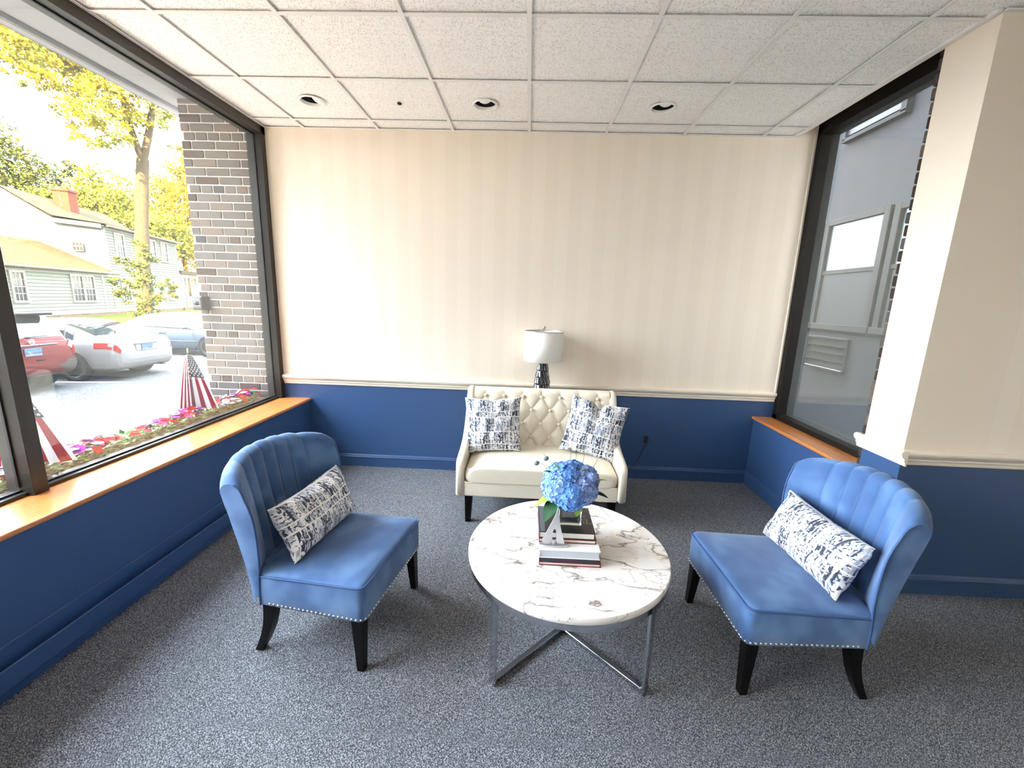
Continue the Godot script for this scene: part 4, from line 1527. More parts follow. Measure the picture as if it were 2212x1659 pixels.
func build_planter() -> void:
	mat("planter_plastic", c8(104, 102, 98), 0.6)
	mat("soil", c8(50, 38, 30), 1.0)
	for k in 4:
		var c: Color = [c8(168, 14, 18), c8(146, 38, 152), c8(190, 187, 189), c8(176, 50, 100)][k]
		var m := mat("bloom%d" % k, c, 0.6)
		m.backlight_enabled = true
		m.backlight = Color(0.3, 0.3, 0.3)
	var t := thing("window_box", "long grey window box with flowers outside the glass", "planter", Vector3(-2.46, 0.37, 1.9))
	part("trough", slabm(Vector3(-0.11, 0, -1.88), Vector3(0.095, 0.225, 1.95), 0.008), M.planter_plastic, t)
	part("soil", slabm(Vector3(-0.095, 0.225, -1.86), Vector3(0.08, 0.236, 1.93)), M.soil, t)
	part("rim", slabm(Vector3(0.078, 0.222, -1.88), Vector3(0.10, 0.243, 1.95), 0.004), M.planter_plastic, t)
	part("rim", slabm(Vector3(-0.118, 0.222, -1.88), Vector3(-0.096, 0.243, 1.95), 0.004), M.planter_plastic, t)
	for z in [-1.5, -0.4, 0.7, 1.7]:
		part("bracket", slabm(Vector3(0.02, -0.05, z - 0.02), Vector3(0.13, 0.0, z + 0.02), 0.004), M.fascia, t)
	# impatiens, each a clump of leaves with its own blossoms
	var bm := [blossom(0.028), blossom(0.028), blossom(0.028), blossom(0.028)]
	mat("foliage", Color.WHITE, 0.6)
	M.foliage.vertex_color_use_as_albedo = true
	M.foliage.backlight_enabled = true
	M.foliage.backlight = Color(0.35, 0.35, 0.2)
	var rows := [[0.125, [0, 0, 0, 2]], [0.24, [1, 1, 0, 0]], [0.34, [0, 2, 2, 2]], [0.46, [2, 2, 0, 0, 0]], [0.60, [0, 0, 2, 1]], [0.74, [1, 2, 3, 0, 1]], [0.88, [3, 1, 0, 0, 2]], [1.02, [0, 0, 1, 0]], [1.16, [0, 3]], [1.30, [0]], [1.42, [0, 0, 0, 0, 0, 2]], [1.54, [0, 1, 1, 0, 2]], [1.66, [1, 1, 0]], [1.78, [0, 0, 3, 2]], [1.92, [2, 0, 1, 2]], [2.06, [0, 2, 2, 3]], [2.22, [0, 0, 1]], [2.5, [0, 1]], [2.8, [2, 0]]]
	var nth := ["first", "second", "third", "fourth", "fifth", "sixth", "seventh", "eighth", "ninth", "tenth", "eleventh", "twelfth", "thirteenth", "fourteenth", "fifteenth", "sixteenth", "seventeenth", "eighteenth", "nineteenth"]
	var tone := ["red", "purple", "white", "pink"]
	for i in rows.size():
		var z: float = rows[i][0]
		var cols: Array = rows[i][1]
		var have := {}
		for c in cols:
			have[tone[c]] = true
		var p := thing("impatiens_plant", "%s impatiens in the window box, %s from the pier" % [", ".join(have.keys()), nth[i]], "plant", Vector3(-2.455 + rng.randf_range(-0.02, 0.025), 0.606, z), rng.randf() * TAU, "impatiens in the window box")
		var g := G.new()
		for k in 130:
			var a := rng.randf() * TAU
			var h := rng.randf()
			var rad := rng.randf_range(0.02, 0.105)
			var c := Vector3(cos(a) * rad, 0.01 + 0.085 * h * (1.2 - rad * 6), sin(a) * rad)
			var out := Vector3(cos(a), rng.randf_range(-0.1, 0.7), sin(a)).normalized()
			var side := out.cross(Vector3.UP).normalized()
			var s := rng.randf_range(0.019, 0.034)
			var col: Color = [Color(0.045, 0.10, 0.02), Color(0.09, 0.15, 0.035), Color(0.03, 0.065, 0.015), Color(0.18, 0.23, 0.11)][rng.randi() % 4]
			g.st.set_color(col)
			g.smooth = -1
			g.quad(c, c + out * s * 0.6 - side * s * 0.45, c + out * s * 1.5, c + out * s * 0.6 + side * s * 0.45)
		var fo := part("foliage", g.done(), M.foliage, p)
		fo.set_meta("kind", "stuff")
		for c in cols:
			for q in 3:
				var a := rng.randf() * TAU
				var rad := rng.randf_range(0.015, 0.085)
				var b := part("blossom", bm[c], M["bloom%d" % c], p, Vector3(cos(a) * rad, 0.088 + rng.randf_range(-0.012, 0.028), sin(a) * rad))
				b.basis = Basis(Vector3(cos(a), 0, sin(a)).cross(Vector3.UP).normalized(), -rng.randf_range(0.0, 0.8)) * Basis(Vector3.UP, rng.randf() * TAU)
	build_flags()
	var bx := thing("wall_box", "small black square box with a round knob mounted on the brick pier", "box", Vector3(-2.860, 1.470, 0.0))
	part("housing", cbox(Vector3(0.092, 0.118, 0.10), 0.006, Vector3(0, 0, 0.05)), M.gasket, bx)
	part("face_plate", cbox(Vector3(0.078, 0.102, 0.012), 0.005, Vector3(0, 0, 0.10)), M.fascia, bx)
	part("recess", cbox(Vector3(0.058, 0.062, 0.01), 0.003, Vector3(0, 0.006, 0.104)), M.nickel, bx)
	var kg := G.new()
	kg.lathe([Vector2(0.0, 0.0), Vector2(0.017, 0.0), Vector2(0.017, 0.012), Vector2(0.012, 0.018), Vector2(0, 0.019)], 18)
	var kn := part("knob", kg.done(), M.gasket, bx, Vector3(0.002, -0.002, 0.108))
	kn.rotation.x = PI / 2


func flag_image() -> Image:
	var im := Image.create(760, 400, false, Image.FORMAT_RGB8)
	for k in 13:
		im.fill_rect(Rect2i(0, k * 400 / 13, 760, 400 / 13 + 2), c8(128, 20, 34) if k % 2 == 0 else c8(196, 194, 194))
	im.fill_rect(Rect2i(0, 0, 304, 216), c8(18, 24, 44))
	for r in 9:
		for q in (6 if r % 2 == 0 else 5):
			var cx := 25.3 * (1 + 2 * q + (1 if r % 2 else 0))
			var cy := 21.6 * (r + 1)
			for y in range(-14, 15):
				for x in range(-14, 15):
					var rad := sqrt(x * x + y * y)
					var ang := atan2(x, -y)
					var kk := fposmod(ang + PI / 5, TAU / 5) - PI / 5
					if rad < 14.0 * cos(PI / 2.5) / cos(PI / 2.5 - absf(kk)) * 1.05 or rad < 4.5:
						im.set_pixel(clampi(int(cx) + x, 0, 303), clampi(int(cy) + y, 0, 215), c8(196, 196, 196))
	return im


func build_flags() -> void:
	var m := tmat("flag_print", flag_image(), 0.0, 0.8)
	m.backlight_enabled = true
	m.backlight = Color(0.3, 0.3, 0.3)
	m.cull_mode = BaseMaterial3D.CULL_DISABLED
	mat("flag_staff", c8(70, 62, 46), 0.5)
	mat("gilt", c8(190, 170, 110), 0.3, 0.8)
	for i in 2:
		var t := thing("small_flag", ["small stars-and-stripes flag standing in the window box near the pier", "small stars-and-stripes flag half hidden behind the window mullion"][i], "flag", [Vector3(-2.480, 0.60, 0.715), Vector3(-2.475, 0.60, 1.800)][i], [0.72, 0.70][i], "flags in the window box")
		var g := G.new()
		g.tube([Vector3(0, 0, 0), Vector3(0, 0.53, 0)], 0.0042, 7)
		part("staff", g.done(), M.flag_staff, t)
		g = G.new()
		g.lathe([Vector2(0, 0.528), Vector2(0.007, 0.53), Vector2(0.004, 0.537), Vector2(0.0055, 0.545), Vector2(0.004, 0.556), Vector2(0, 0.564)], 10)
		part("finial", g.done(), M.gilt, t)
		g = G.new()
		# limp cloth: hung from its hoist, the stripes run down in folds
		var wide: float = [1.0, 1.25][i]
		var cloth := func(u: float, v: float) -> Vector3:
			var spread := lerpf(0.03, 0.225, pow(u, 0.85)) * wide
			var b := v - 0.42
			var fold := sin(v * 9.0 + u * 1.2) * 0.016 * (0.3 + u)
			var x := spread * b * 1.0 + 0.02 * u
			if v < 0.3:
				x = spread * (-0.12 - (0.3 - v) * 1.15) + 0.02 * u
				fold += (0.3 - v) * 0.10 * u
			var drop := 0.515 - 0.40 * u - (0.3 - v if v < 0.3 else 0.0) * -0.12 * u
			return Vector3(x, drop - 0.05 * absf(b) * u, 0.008 + fold)
		g.grid(30, 30, func(u: float, v: float) -> Vector3: return cloth.call(v, u), Vector2(1, 1))
		var src := g.done()
		# print: the fly runs down the cloth
		var md := MeshDataTool.new()
		md.create_from_surface(src, 0)
		for k in md.get_vertex_count():
			var uv := md.get_vertex_uv(k)
			var across := uv.x
			md.set_vertex_uv(k, Vector2((1 - uv.y) * 0.9 + 0.02, lerpf(0.5, 0.12, (across - 0.3) / 0.7) if across > 0.3 else lerpf(1.0, 0.5, across / 0.3)))
		var out := ArrayMesh.new()
		md.commit_to_surface(out)
		part("cloth", out, M.flag_print, t)


# ---------------------------------------------------------------- cars

const SECTION := [[0.0, 0.0, 0.0], [0.12, 0.80, 0.0], [0.20, 0.94, 0.06], [0.30, 0.99, 0.22], [0.42, 1.0, 0.42], [0.52, 1.0, 0.56], [0.60, 0.985, 0.70], [0.68, 0.965, 0.84], [0.76, 0.92, 0.94], [0.84, 0.82, 0.985], [0.92, 0.5, 1.0], [1.0, 0.0, 1.012]]
const CABIN := [[0.0, 1.0, 0.0], [0.25, 0.955, 0.40], [0.45, 0.90, 0.74], [0.56, 0.86, 0.90], [0.66, 0.76, 0.975], [0.8, 0.45, 1.0], [1.0, 0.0, 1.015]]


func lookup(table: Array, t: float) -> Array:
	for i in table.size() - 1:
		if t <= table[i + 1][0]:
			var k := clampf((t - table[i][0]) / (table[i + 1][0] - table[i][0]), 0, 1)
			var out := []
			for j in table[i].size():
				out.append(lerpf(table[i][j], table[i + 1][j], k))
			return out
	return table[-1]


func station(list: Array, t: float) -> Array:
	var i := clampi(int(t), 0, list.size() - 2)
	var k := t - i
	var out := []
	for j in list[i].size():
		out.append(lerpf(list[i][j], list[i + 1][j], k))
	return out


# list: stations [x, low, high, half width]; s from -1 (middle of the right half's top) to 1, 0 is below
func car_point(list: Array, table: Array, t: float, s: float, lift := 0.0) -> Vector3:
	var q := station(list, t)
	var c := lookup(table, absf(s))
	var p := Vector3(q[0], lerpf(q[1], q[2], c[2]), signf(s) * q[3] * c[1])
	if lift > 0:
		var mid := Vector3(lerpf(q[0], 1.2, 0.15), lerpf(q[1], q[2], 0.45), 0)
		p += (p - mid).normalized() * lift
	return p


func car_patch(list: Array, table: Array, t0: float, t1: float, s0: float, s1: float, lift: float, nu := 8, nv := 8, bend := 0.0) -> ArrayMesh:
	var g := G.new()
	g.grid(nu, nv, func(u: float, v: float) -> Vector3:
		var k := lerpf(t0, t1, u)
		var e := bend * (1 - pow(2 * v - 1, 2))
		return car_point(list, table, k + e * (0.5 - u) * 2, lerpf(s0, s1, v), lift), Vector2(1, 1))
	return g.done()


func loft(list: Array, table: Array, closed_bottom: bool) -> ArrayMesh:
	var g := G.new()
	var n := list.size() - 1
	g.grid(n * 4, 48, func(u: float, v: float) -> Vector3: return car_point(list, table, u * n * 0.99999, 1 - 2 * v), Vector2(1, 1))
	g.smooth = -1
	for e in [0.0, n - 0.00001]:
		var c := station(list, e)
		var mid := Vector3(c[0], (c[1] + c[2]) / 2, 0)
		for k in 48:
			g.face([mid, car_point(list, table, e, 1 - k / 24.0), car_point(list, table, e, 1 - (k + 1) / 24.0)], Vector3(1.3, 0.7, 0))
	return g.done()


func wheel(parent: Node, x: float, side: float, r: float, half: float) -> void:
	var w := Node3D.new()
	w.name = "wheel"
	parent.add_child(w, true)
	w.position = Vector3(x, r, side * (half - 0.10))
	w.rotation.x = side * PI / 2
	var g := G.new()
	g.lathe([Vector2(0, -0.10), Vector2(r * 0.66, -0.11), Vector2(r * 0.9, -0.105), Vector2(r, -0.08), Vector2(r, 0.08), Vector2(r * 0.93, 0.105), Vector2(r * 0.72, 0.112), Vector2(r * 0.69, 0.09), Vector2(r * 0.66, 0.05), Vector2(0, 0.04)], 32)
	part("tyre", g.done(), M.tyre, w)
	g = G.new()
	g.lathe([Vector2(r * 0.62, 0.07), Vector2(r * 0.69, 0.108), Vector2(r * 0.72, 0.111), Vector2(r * 0.70, 0.095)], 32)
	g.lathe([Vector2(0, 0.085), Vector2(r * 0.2, 0.085), Vector2(r * 0.2, 0.05)], 16)
	for k in 7:
		g.xf = Transform3D(Basis(Vector3.UP, TAU * k / 7), Vector3.ZERO)
		g.quad(Vector3(r * 0.12, 0.088, r * 0.07), Vector3(r * 0.66, 0.096, r * 0.12), Vector3(r * 0.66, 0.096, -r * 0.12), Vector3(r * 0.12, 0.088, -r * 0.07))
	part("rim", g.done(), M.alloy, w)


func car_base(called: String, label: String, at: Vector3, heading: float, paint: Material, body: Array, cabin: Array, wheels: Array, r: float, half: float) -> Node3D:
	var t := thing(called, label, "car", at, -heading, "parked cars")
	part("body", loft(body, SECTION, true), paint, t)
	part("cabin", loft(cabin, CABIN, false), paint, t)
	for x in wheels:
		for s in [-1.0, 1.0]:
			var g := G.new()
			g.lathe([Vector2(0, -0.2), Vector2(r + 0.055, -0.2), Vector2(r + 0.055, 0.0), Vector2(0, 0.0)], 32)
			var a := part("wheel_arch", g.done(), M.black_trim, t, Vector3(x, r + 0.012, s * (half + 0.004)))
			a.rotation.x = s * PI / 2
			wheel(t, x, s, r, half)
	return t


func plate(parent: Node, text: String, at: Vector3, wide := 0.31) -> void:
	var p := part("licence_plate", cbox(Vector3(0.012, 0.155, wide), 0.004), M.plate, parent, at)
	part("plate_band", cbox(Vector3(0.002, 0.05, wide * 0.96), 0.0, Vector3(-0.007, 0.05, 0)), M.plate_blue, p)
	var o := letters(text, 0.075, M.plate_ink, p, Vector3(-0.0075, -0.018, 0), 0.001, false)
	o.rotation.y = -PI / 2


func build_cars() -> void:
	mat("tyre", c8(38, 40, 42), 0.8)
	mat("alloy", c8(84, 85, 87), 0.25, 0.9)
	mat("plate", c8(88, 98, 108), 0.5)
	mat("plate_blue", c8(50, 78, 104), 0.5)
	mat("plate_ink", c8(16, 26, 52), 0.5)
	for k in [["silver_paint", c8(92, 91, 90)], ["red_paint", c8(70, 10, 13)], ["blue_grey_paint", c8(52, 62, 70)]]:
		var m := mat(k[0], k[1], 0.4, 0.35)
		m.metallic_specular = 0.3
	var gm := mat("car_glass", c8(22, 28, 32), 0.04)
	gm.metallic_specular = 0.5
	mat("lamp_red", c8(96, 6, 9), 0.12)
	mat("lamp_clear", c8(90, 84, 82), 0.1)
	mat("black_trim", c8(14, 14, 15), 0.5)
	mat("grey_trim", c8(50, 48, 46), 0.5)
	mat("seam", c8(60, 62, 64), 0.6)
	# silver saloon, tail towards the window
	var body := [[-1.06, 0.52, 0.66, 0.56], [-1.05, 0.42, 0.80, 0.72], [-1.02, 0.33, 0.93, 0.80], [-0.96, 0.28, 1.01, 0.845], [-0.80, 0.26, 1.045, 0.87], [-0.45, 0.24, 1.045, 0.89], [0.2, 0.22, 1.01, 0.90], [1.2, 0.20, 0.985, 0.905], [2.2, 0.20, 0.965, 0.90], [2.9, 0.22, 0.90, 0.88], [3.4, 0.24, 0.80, 0.84], [3.65, 0.28, 0.70, 0.74], [3.74, 0.40, 0.60, 0.55]]
	var cabin := [[-0.62, 0.96, 1.03, 0.80], [-0.40, 0.96, 1.10, 0.80], [-0.05, 0.95, 1.26, 0.80], [0.30, 0.95, 1.385, 0.80], [0.65, 0.95, 1.435, 0.80], [1.1, 0.94, 1.45, 0.80], [1.5, 0.93, 1.43, 0.80], [1.9, 0.92, 1.26, 0.80], [2.3, 0.92, 1.02, 0.80]]
	var t := car_base("silver_sedan", "silver four-door car parked with its tail towards the window", Vector3(-10.943, GROUND, -6.78), PI, M.silver_paint, body, cabin, [0.0, 2.72], 0.33, 0.90)
	part("rear_window", car_patch(cabin, CABIN, 1.0, 3.35, -0.62, -1.0, 0.008), M.car_glass, t)
	part("rear_window", car_patch(cabin, CABIN, 1.0, 3.35, 1.0, 0.62, 0.008), M.car_glass, t)
	part("windshield", car_patch(cabin, CABIN, 6.3, 7.9, -0.62, -1.0, 0.008), M.car_glass, t)
	part("windshield", car_patch(cabin, CABIN, 6.3, 7.9, 1.0, 0.62, 0.008), M.car_glass, t)
	for s in [-1.0, 1.0]:
		for w in [[2.2, 2.75], [2.85, 4.35], [4.5, 6.6]]:
			part("side_window", car_patch(cabin, CABIN, w[0], w[1], s * 0.10, s * 0.54, 0.008), M.car_glass, t)
		part("tail_lamp", car_patch(body, SECTION, 1.0, 4.7, s * 0.60, s * 0.74, 0.008, 12, 8), M.lamp_red, t)
		part("reverse_lamp", car_patch(body, SECTION, 2.6, 3.5, s * 0.645, s * 0.70, 0.014), M.lamp_clear, t)
	part("trunk_seam", car_patch(body, SECTION, 0.2, 4.2, 0.60, 0.608, 0.006, 10, 1), M.seam, t)
	part("trunk_seam", car_patch(body, SECTION, 0.2, 4.2, -0.60, -0.608, 0.006, 10, 1), M.seam, t)
	part("bumper_groove", car_patch(body, SECTION, 0.0, 3.6, 0.50, 0.506, 0.006, 10, 1), M.seam, t)
	part("bumper_groove", car_patch(body, SECTION, 0.0, 3.6, -0.50, -0.506, 0.006, 10, 1), M.seam, t)
	part("plate_recess", cbox(Vector3(0.03, 0.20, 0.62), 0.01), M.silver_paint, t, Vector3(-1.05, 0.80, 0))
	plate(t, "AK-2999C", Vector3(-1.072, 0.79, 0.0))
	part("plate_bar", cbox(Vector3(0.04, 0.035, 0.66), 0.012), M.silver_paint, t, Vector3(-1.07, 0.895, 0))
	var eg := G.new()
	eg.lathe([Vector2(0.020, -0.006), Vector2(0.034, -0.006), Vector2(0.034, 0.006), Vector2(0.020, 0.006), Vector2(0.020, -0.006)], 20, Vector3.ZERO, -1, 0.75)
	var em := part("badge", eg.done(), M.nickel, t, Vector3(-1.045, 0.955, 0))
	em.rotation.z = PI / 2
	part("exhaust_pipe", slabm(Vector3(-1.02, 0.25, 0.45), Vector3(-0.7, 0.31, 0.56), 0.02), M.grey_trim, t)
	# red sport utility, only its right rear shows beside the mullion
	body = [[-0.98, 0.60, 0.80, 0.62], [-0.97, 0.50, 1.00, 0.78], [-0.94, 0.42, 1.10, 0.86], [-0.86, 0.36, 1.14, 0.90], [-0.5, 0.32, 1.14, 0.915], [0.5, 0.30, 1.11, 0.92], [1.6, 0.28, 1.09, 0.92], [2.4, 0.28, 1.06, 0.915], [3.0, 0.30, 1.0, 0.90], [3.45, 0.34, 0.90, 0.84], [3.6, 0.46, 0.74, 0.66]]
	cabin = [[-0.92, 1.05, 1.12, 0.80], [-0.84, 1.05, 1.30, 0.80], [-0.72, 1.05, 1.52, 0.81], [-0.60, 1.05, 1.64, 0.815], [-0.2, 1.05, 1.69, 0.82], [0.6, 1.05, 1.71, 0.82], [1.3, 1.03, 1.68, 0.82], [1.8, 1.02, 1.46, 0.82], [2.3, 1.0, 1.10, 0.82]]
	t = car_base("sport_utility_car", "red sport utility car with a black spoiler beside the mullion", Vector3(-11.20, GROUND, -4.514), 3.115, M.red_paint, body, cabin, [0.0, 2.69], 0.36, 0.92)
	for s in [-1.0, 1.0]:
		part("rear_window", car_patch(cabin, CABIN, 0.35, 2.7, s * 0.50, s * 1.0, 0.010), M.car_glass, t)
		part("side_window", car_patch(cabin, CABIN, 2.6, 3.9, s * 0.10, s * 0.5, 0.008), M.car_glass, t)
		part("side_window", car_patch(cabin, CABIN, 4.0, 5.4, s * 0.10, s * 0.5, 0.008), M.car_glass, t)
		part("tail_lamp", car_patch(body, SECTION, 0.9, 4.2, s * 0.60, s * 0.80, 0.02), M.lamp_red, t)
		part("lower_lamp", car_patch(body, SECTION, 1.0, 3.2, s * 0.50, s * 0.55, 0.012), M.lamp_red, t)
		part("bumper_cladding", car_patch(body, SECTION, 0.0, 3.9, s * 0.10, s * 0.40, 0.012), M.grey_trim, t)
		part("bumper_strip", car_patch(body, SECTION, 0.0, 3.6, s * 0.44, s * 0.455, 0.014, 10, 1), M.alloy, t)
		part("bumper_strip", car_patch(body, SECTION, 0.0, 3.6, s * 0.335, s * 0.355, 0.016, 10, 1), M.alloy, t)
	part("spoiler", cbox(Vector3(0.36, 0.05, 1.22), 0.02), M.black_trim, t, Vector3(-0.70, 1.665, 0))
	part("chrome_strip", cbox(Vector3(0.03, 0.035, 0.98), 0.01), M.alloy, t, Vector3(-0.985, 1.035, 0))
	plate(t, "BL-58488", Vector3(-0.992, 0.90, 0.0))
	part("handle_recess", cbox(Vector3(0.012, 0.035, 0.17), 0.005), M.black_trim, t, Vector3(-0.985, 0.72, 0.12))
	eg = G.new()
	eg.lathe([Vector2(0.042, -0.006), Vector2(0.056, -0.006), Vector2(0.056, 0.008), Vector2(0.042, 0.008), Vector2(0.042, -0.006)], 28, Vector3.ZERO, -1)
	eg.box(Vector3(0, 0.002, 0), Vector3(0.026, 0.016, 0.12), 0.002)
	em = part("badge", eg.done(), M.nickel, t, Vector3(-0.985, 1.115, 0.0))
	em.rotation.z = PI / 2
	var wg := G.new()
	wg.tube([Vector3(-0.975, 1.17, 0.0), Vector3(-0.965, 1.20, -0.1), Vector3(-0.955, 1.215, 0.34)], [0.012, 0.009, 0.006], 6)
	part("wiper", wg.done(), M.black_trim, t)
	# blue-grey saloon, nose towards the building
	body = [[-1.04, 0.52, 0.70, 0.56], [-1.02, 0.40, 0.84, 0.74], [-0.96, 0.30, 0.99, 0.84], [-0.75, 0.26, 1.03, 0.87], [-0.3, 0.24, 1.03, 0.89], [0.4, 0.22, 1.0, 0.90], [1.2, 0.20, 0.975, 0.90], [2.2, 0.20, 0.955, 0.90], [2.9, 0.22, 0.90, 0.88], [3.4, 0.24, 0.80, 0.84], [3.68, 0.30, 0.70, 0.74], [3.76, 0.42, 0.60, 0.55]]
	cabin = [[-0.60, 0.95, 1.02, 0.80], [-0.36, 0.95, 1.12, 0.80], [0.0, 0.94, 1.29, 0.80], [0.35, 0.94, 1.40, 0.80], [0.75, 0.94, 1.445, 0.80], [1.15, 0.93, 1.45, 0.80], [1.5, 0.92, 1.42, 0.80], [1.9, 0.92, 1.27, 0.80], [2.35, 0.92, 1.0, 0.80]]
	t = car_base("grey_sedan", "blue-grey four-door car seen from the side, half behind the brick pier", Vector3(-13.703, GROUND, -11.25), 0.029, M.blue_grey_paint, body, cabin, [0.0, 2.75], 0.33, 0.90)
	for s in [-1.0, 1.0]:
		for w in [[1.75, 2.2], [2.3, 4.4], [4.62, 7.2]]:
			part("side_window", car_patch(cabin, CABIN, w[0], w[1], s * 0.10, s * 0.55, 0.010), M.car_glass, t)
		part("windshield", car_patch(cabin, CABIN, 6.3, 7.9, s * 0.62, s * 1.0, 0.008), M.car_glass, t)
		part("rear_window", car_patch(cabin, CABIN, 1.0, 3.2, s * 0.62, s * 1.0, 0.008), M.car_glass, t)
		part("door_handle", cbox(Vector3(0.20, 0.04, 0.03), 0.012), M.alloy, t, Vector3(1.14, 0.79, s * 0.905))
		part("side_strip", cbox(Vector3(2.0, 0.03, 0.02), 0.006), M.alloy, t, Vector3(1.35, 0.52, s * 0.905))
		part("door_seam", slabm(Vector3(1.00, 0.28, s * 0.902 - 0.006), Vector3(1.012, 0.93, s * 0.902 + 0.006)), M.seam, t)
		part("door_seam", slabm(Vector3(2.22, 0.28, s * 0.90 - 0.006), Vector3(2.232, 0.90, s * 0.90 + 0.006)), M.seam, t)
		part("mirror", cbox(Vector3(0.10, 0.11, 0.20), 0.03), M.blue_grey_paint, t, Vector3(2.02, 1.0, s * 0.97))


# ---------------------------------------------------------------- house, trees and the wall across the alley

func clap_wall(root: Node3D, x0: float, x1: float, y0: float, y1: float, z: float, board := 0.185, m: Material = null) -> void:
	var g := G.new()
	var prof := []
	var y := y0
	while y < y1 - 0.01:
		prof.append(Vector2(-0.02, y))
		prof.append(Vector2(-0.02, y + 0.018))
		prof.append(Vector2(0.05, y + 0.022))
		prof.append(Vector2(0.012, minf(y + board, y1)))
		y += board
	prof.append(Vector2(-0.15, y1))
	prof.push_front(Vector2(-0.15, y0))
	g.mould(prof, Vector3(x0, 0, z), Vector3(x1, 0, z), Vector3(0, 0, 1))
	part("clapboard_wall", g.done(), m if m else M.clapboard, root)


func sash_window(root: Node3D, x0: float, x1: float, y0: float, y1: float, z: float, cols := 3) -> void:
	var w := Node3D.new()
	w.name = "sash_window"
	root.add_child(w, true)
	w.position = Vector3(x0, y0, z)
	var wd := x1 - x0
	var h := y1 - y0
	var g := G.new()
	g.slab(Vector3(-0.12, -0.06, 0), Vector3(0, h + 0.10, 0.07))
	g.slab(Vector3(wd, -0.06, 0), Vector3(wd + 0.12, h + 0.10, 0.07))
	g.slab(Vector3(0, h, 0), Vector3(wd, h + 0.10, 0.07))
	g.slab(Vector3(-0.16, -0.11, 0), Vector3(wd + 0.16, 0, 0.10))
	part("casing", g.done(), M.white_trim, w)
	part("pane", slabm(Vector3(0, 0, 0.01), Vector3(wd, h, 0.02)), M.house_glass, w)
	g = G.new()
	g.slab(Vector3(0, h / 2 - 0.025, 0.02), Vector3(wd, h / 2 + 0.025, 0.05))
	for half in 2:
		for c in range(1, cols):
			var x := wd * c / cols
			g.slab(Vector3(x - 0.014, half * h / 2, 0.02), Vector3(x + 0.014, (half + 1) * h / 2, 0.042))
		for r in range(1, 2):
			var y := half * h / 2 + h / 4
			g.slab(Vector3(0, y - 0.014, 0.02), Vector3(wd, y + 0.014, 0.042))
	part("glazing_bars", g.done(), M.white_trim, w)
	for q in [[0.12, 0.45], [0.55, 0.9]]:
		part("curtain", slabm(Vector3(wd * q[0], h * 0.55, 0.012), Vector3(wd * q[1], h * 0.97, 0.022)), M.curtain, w)


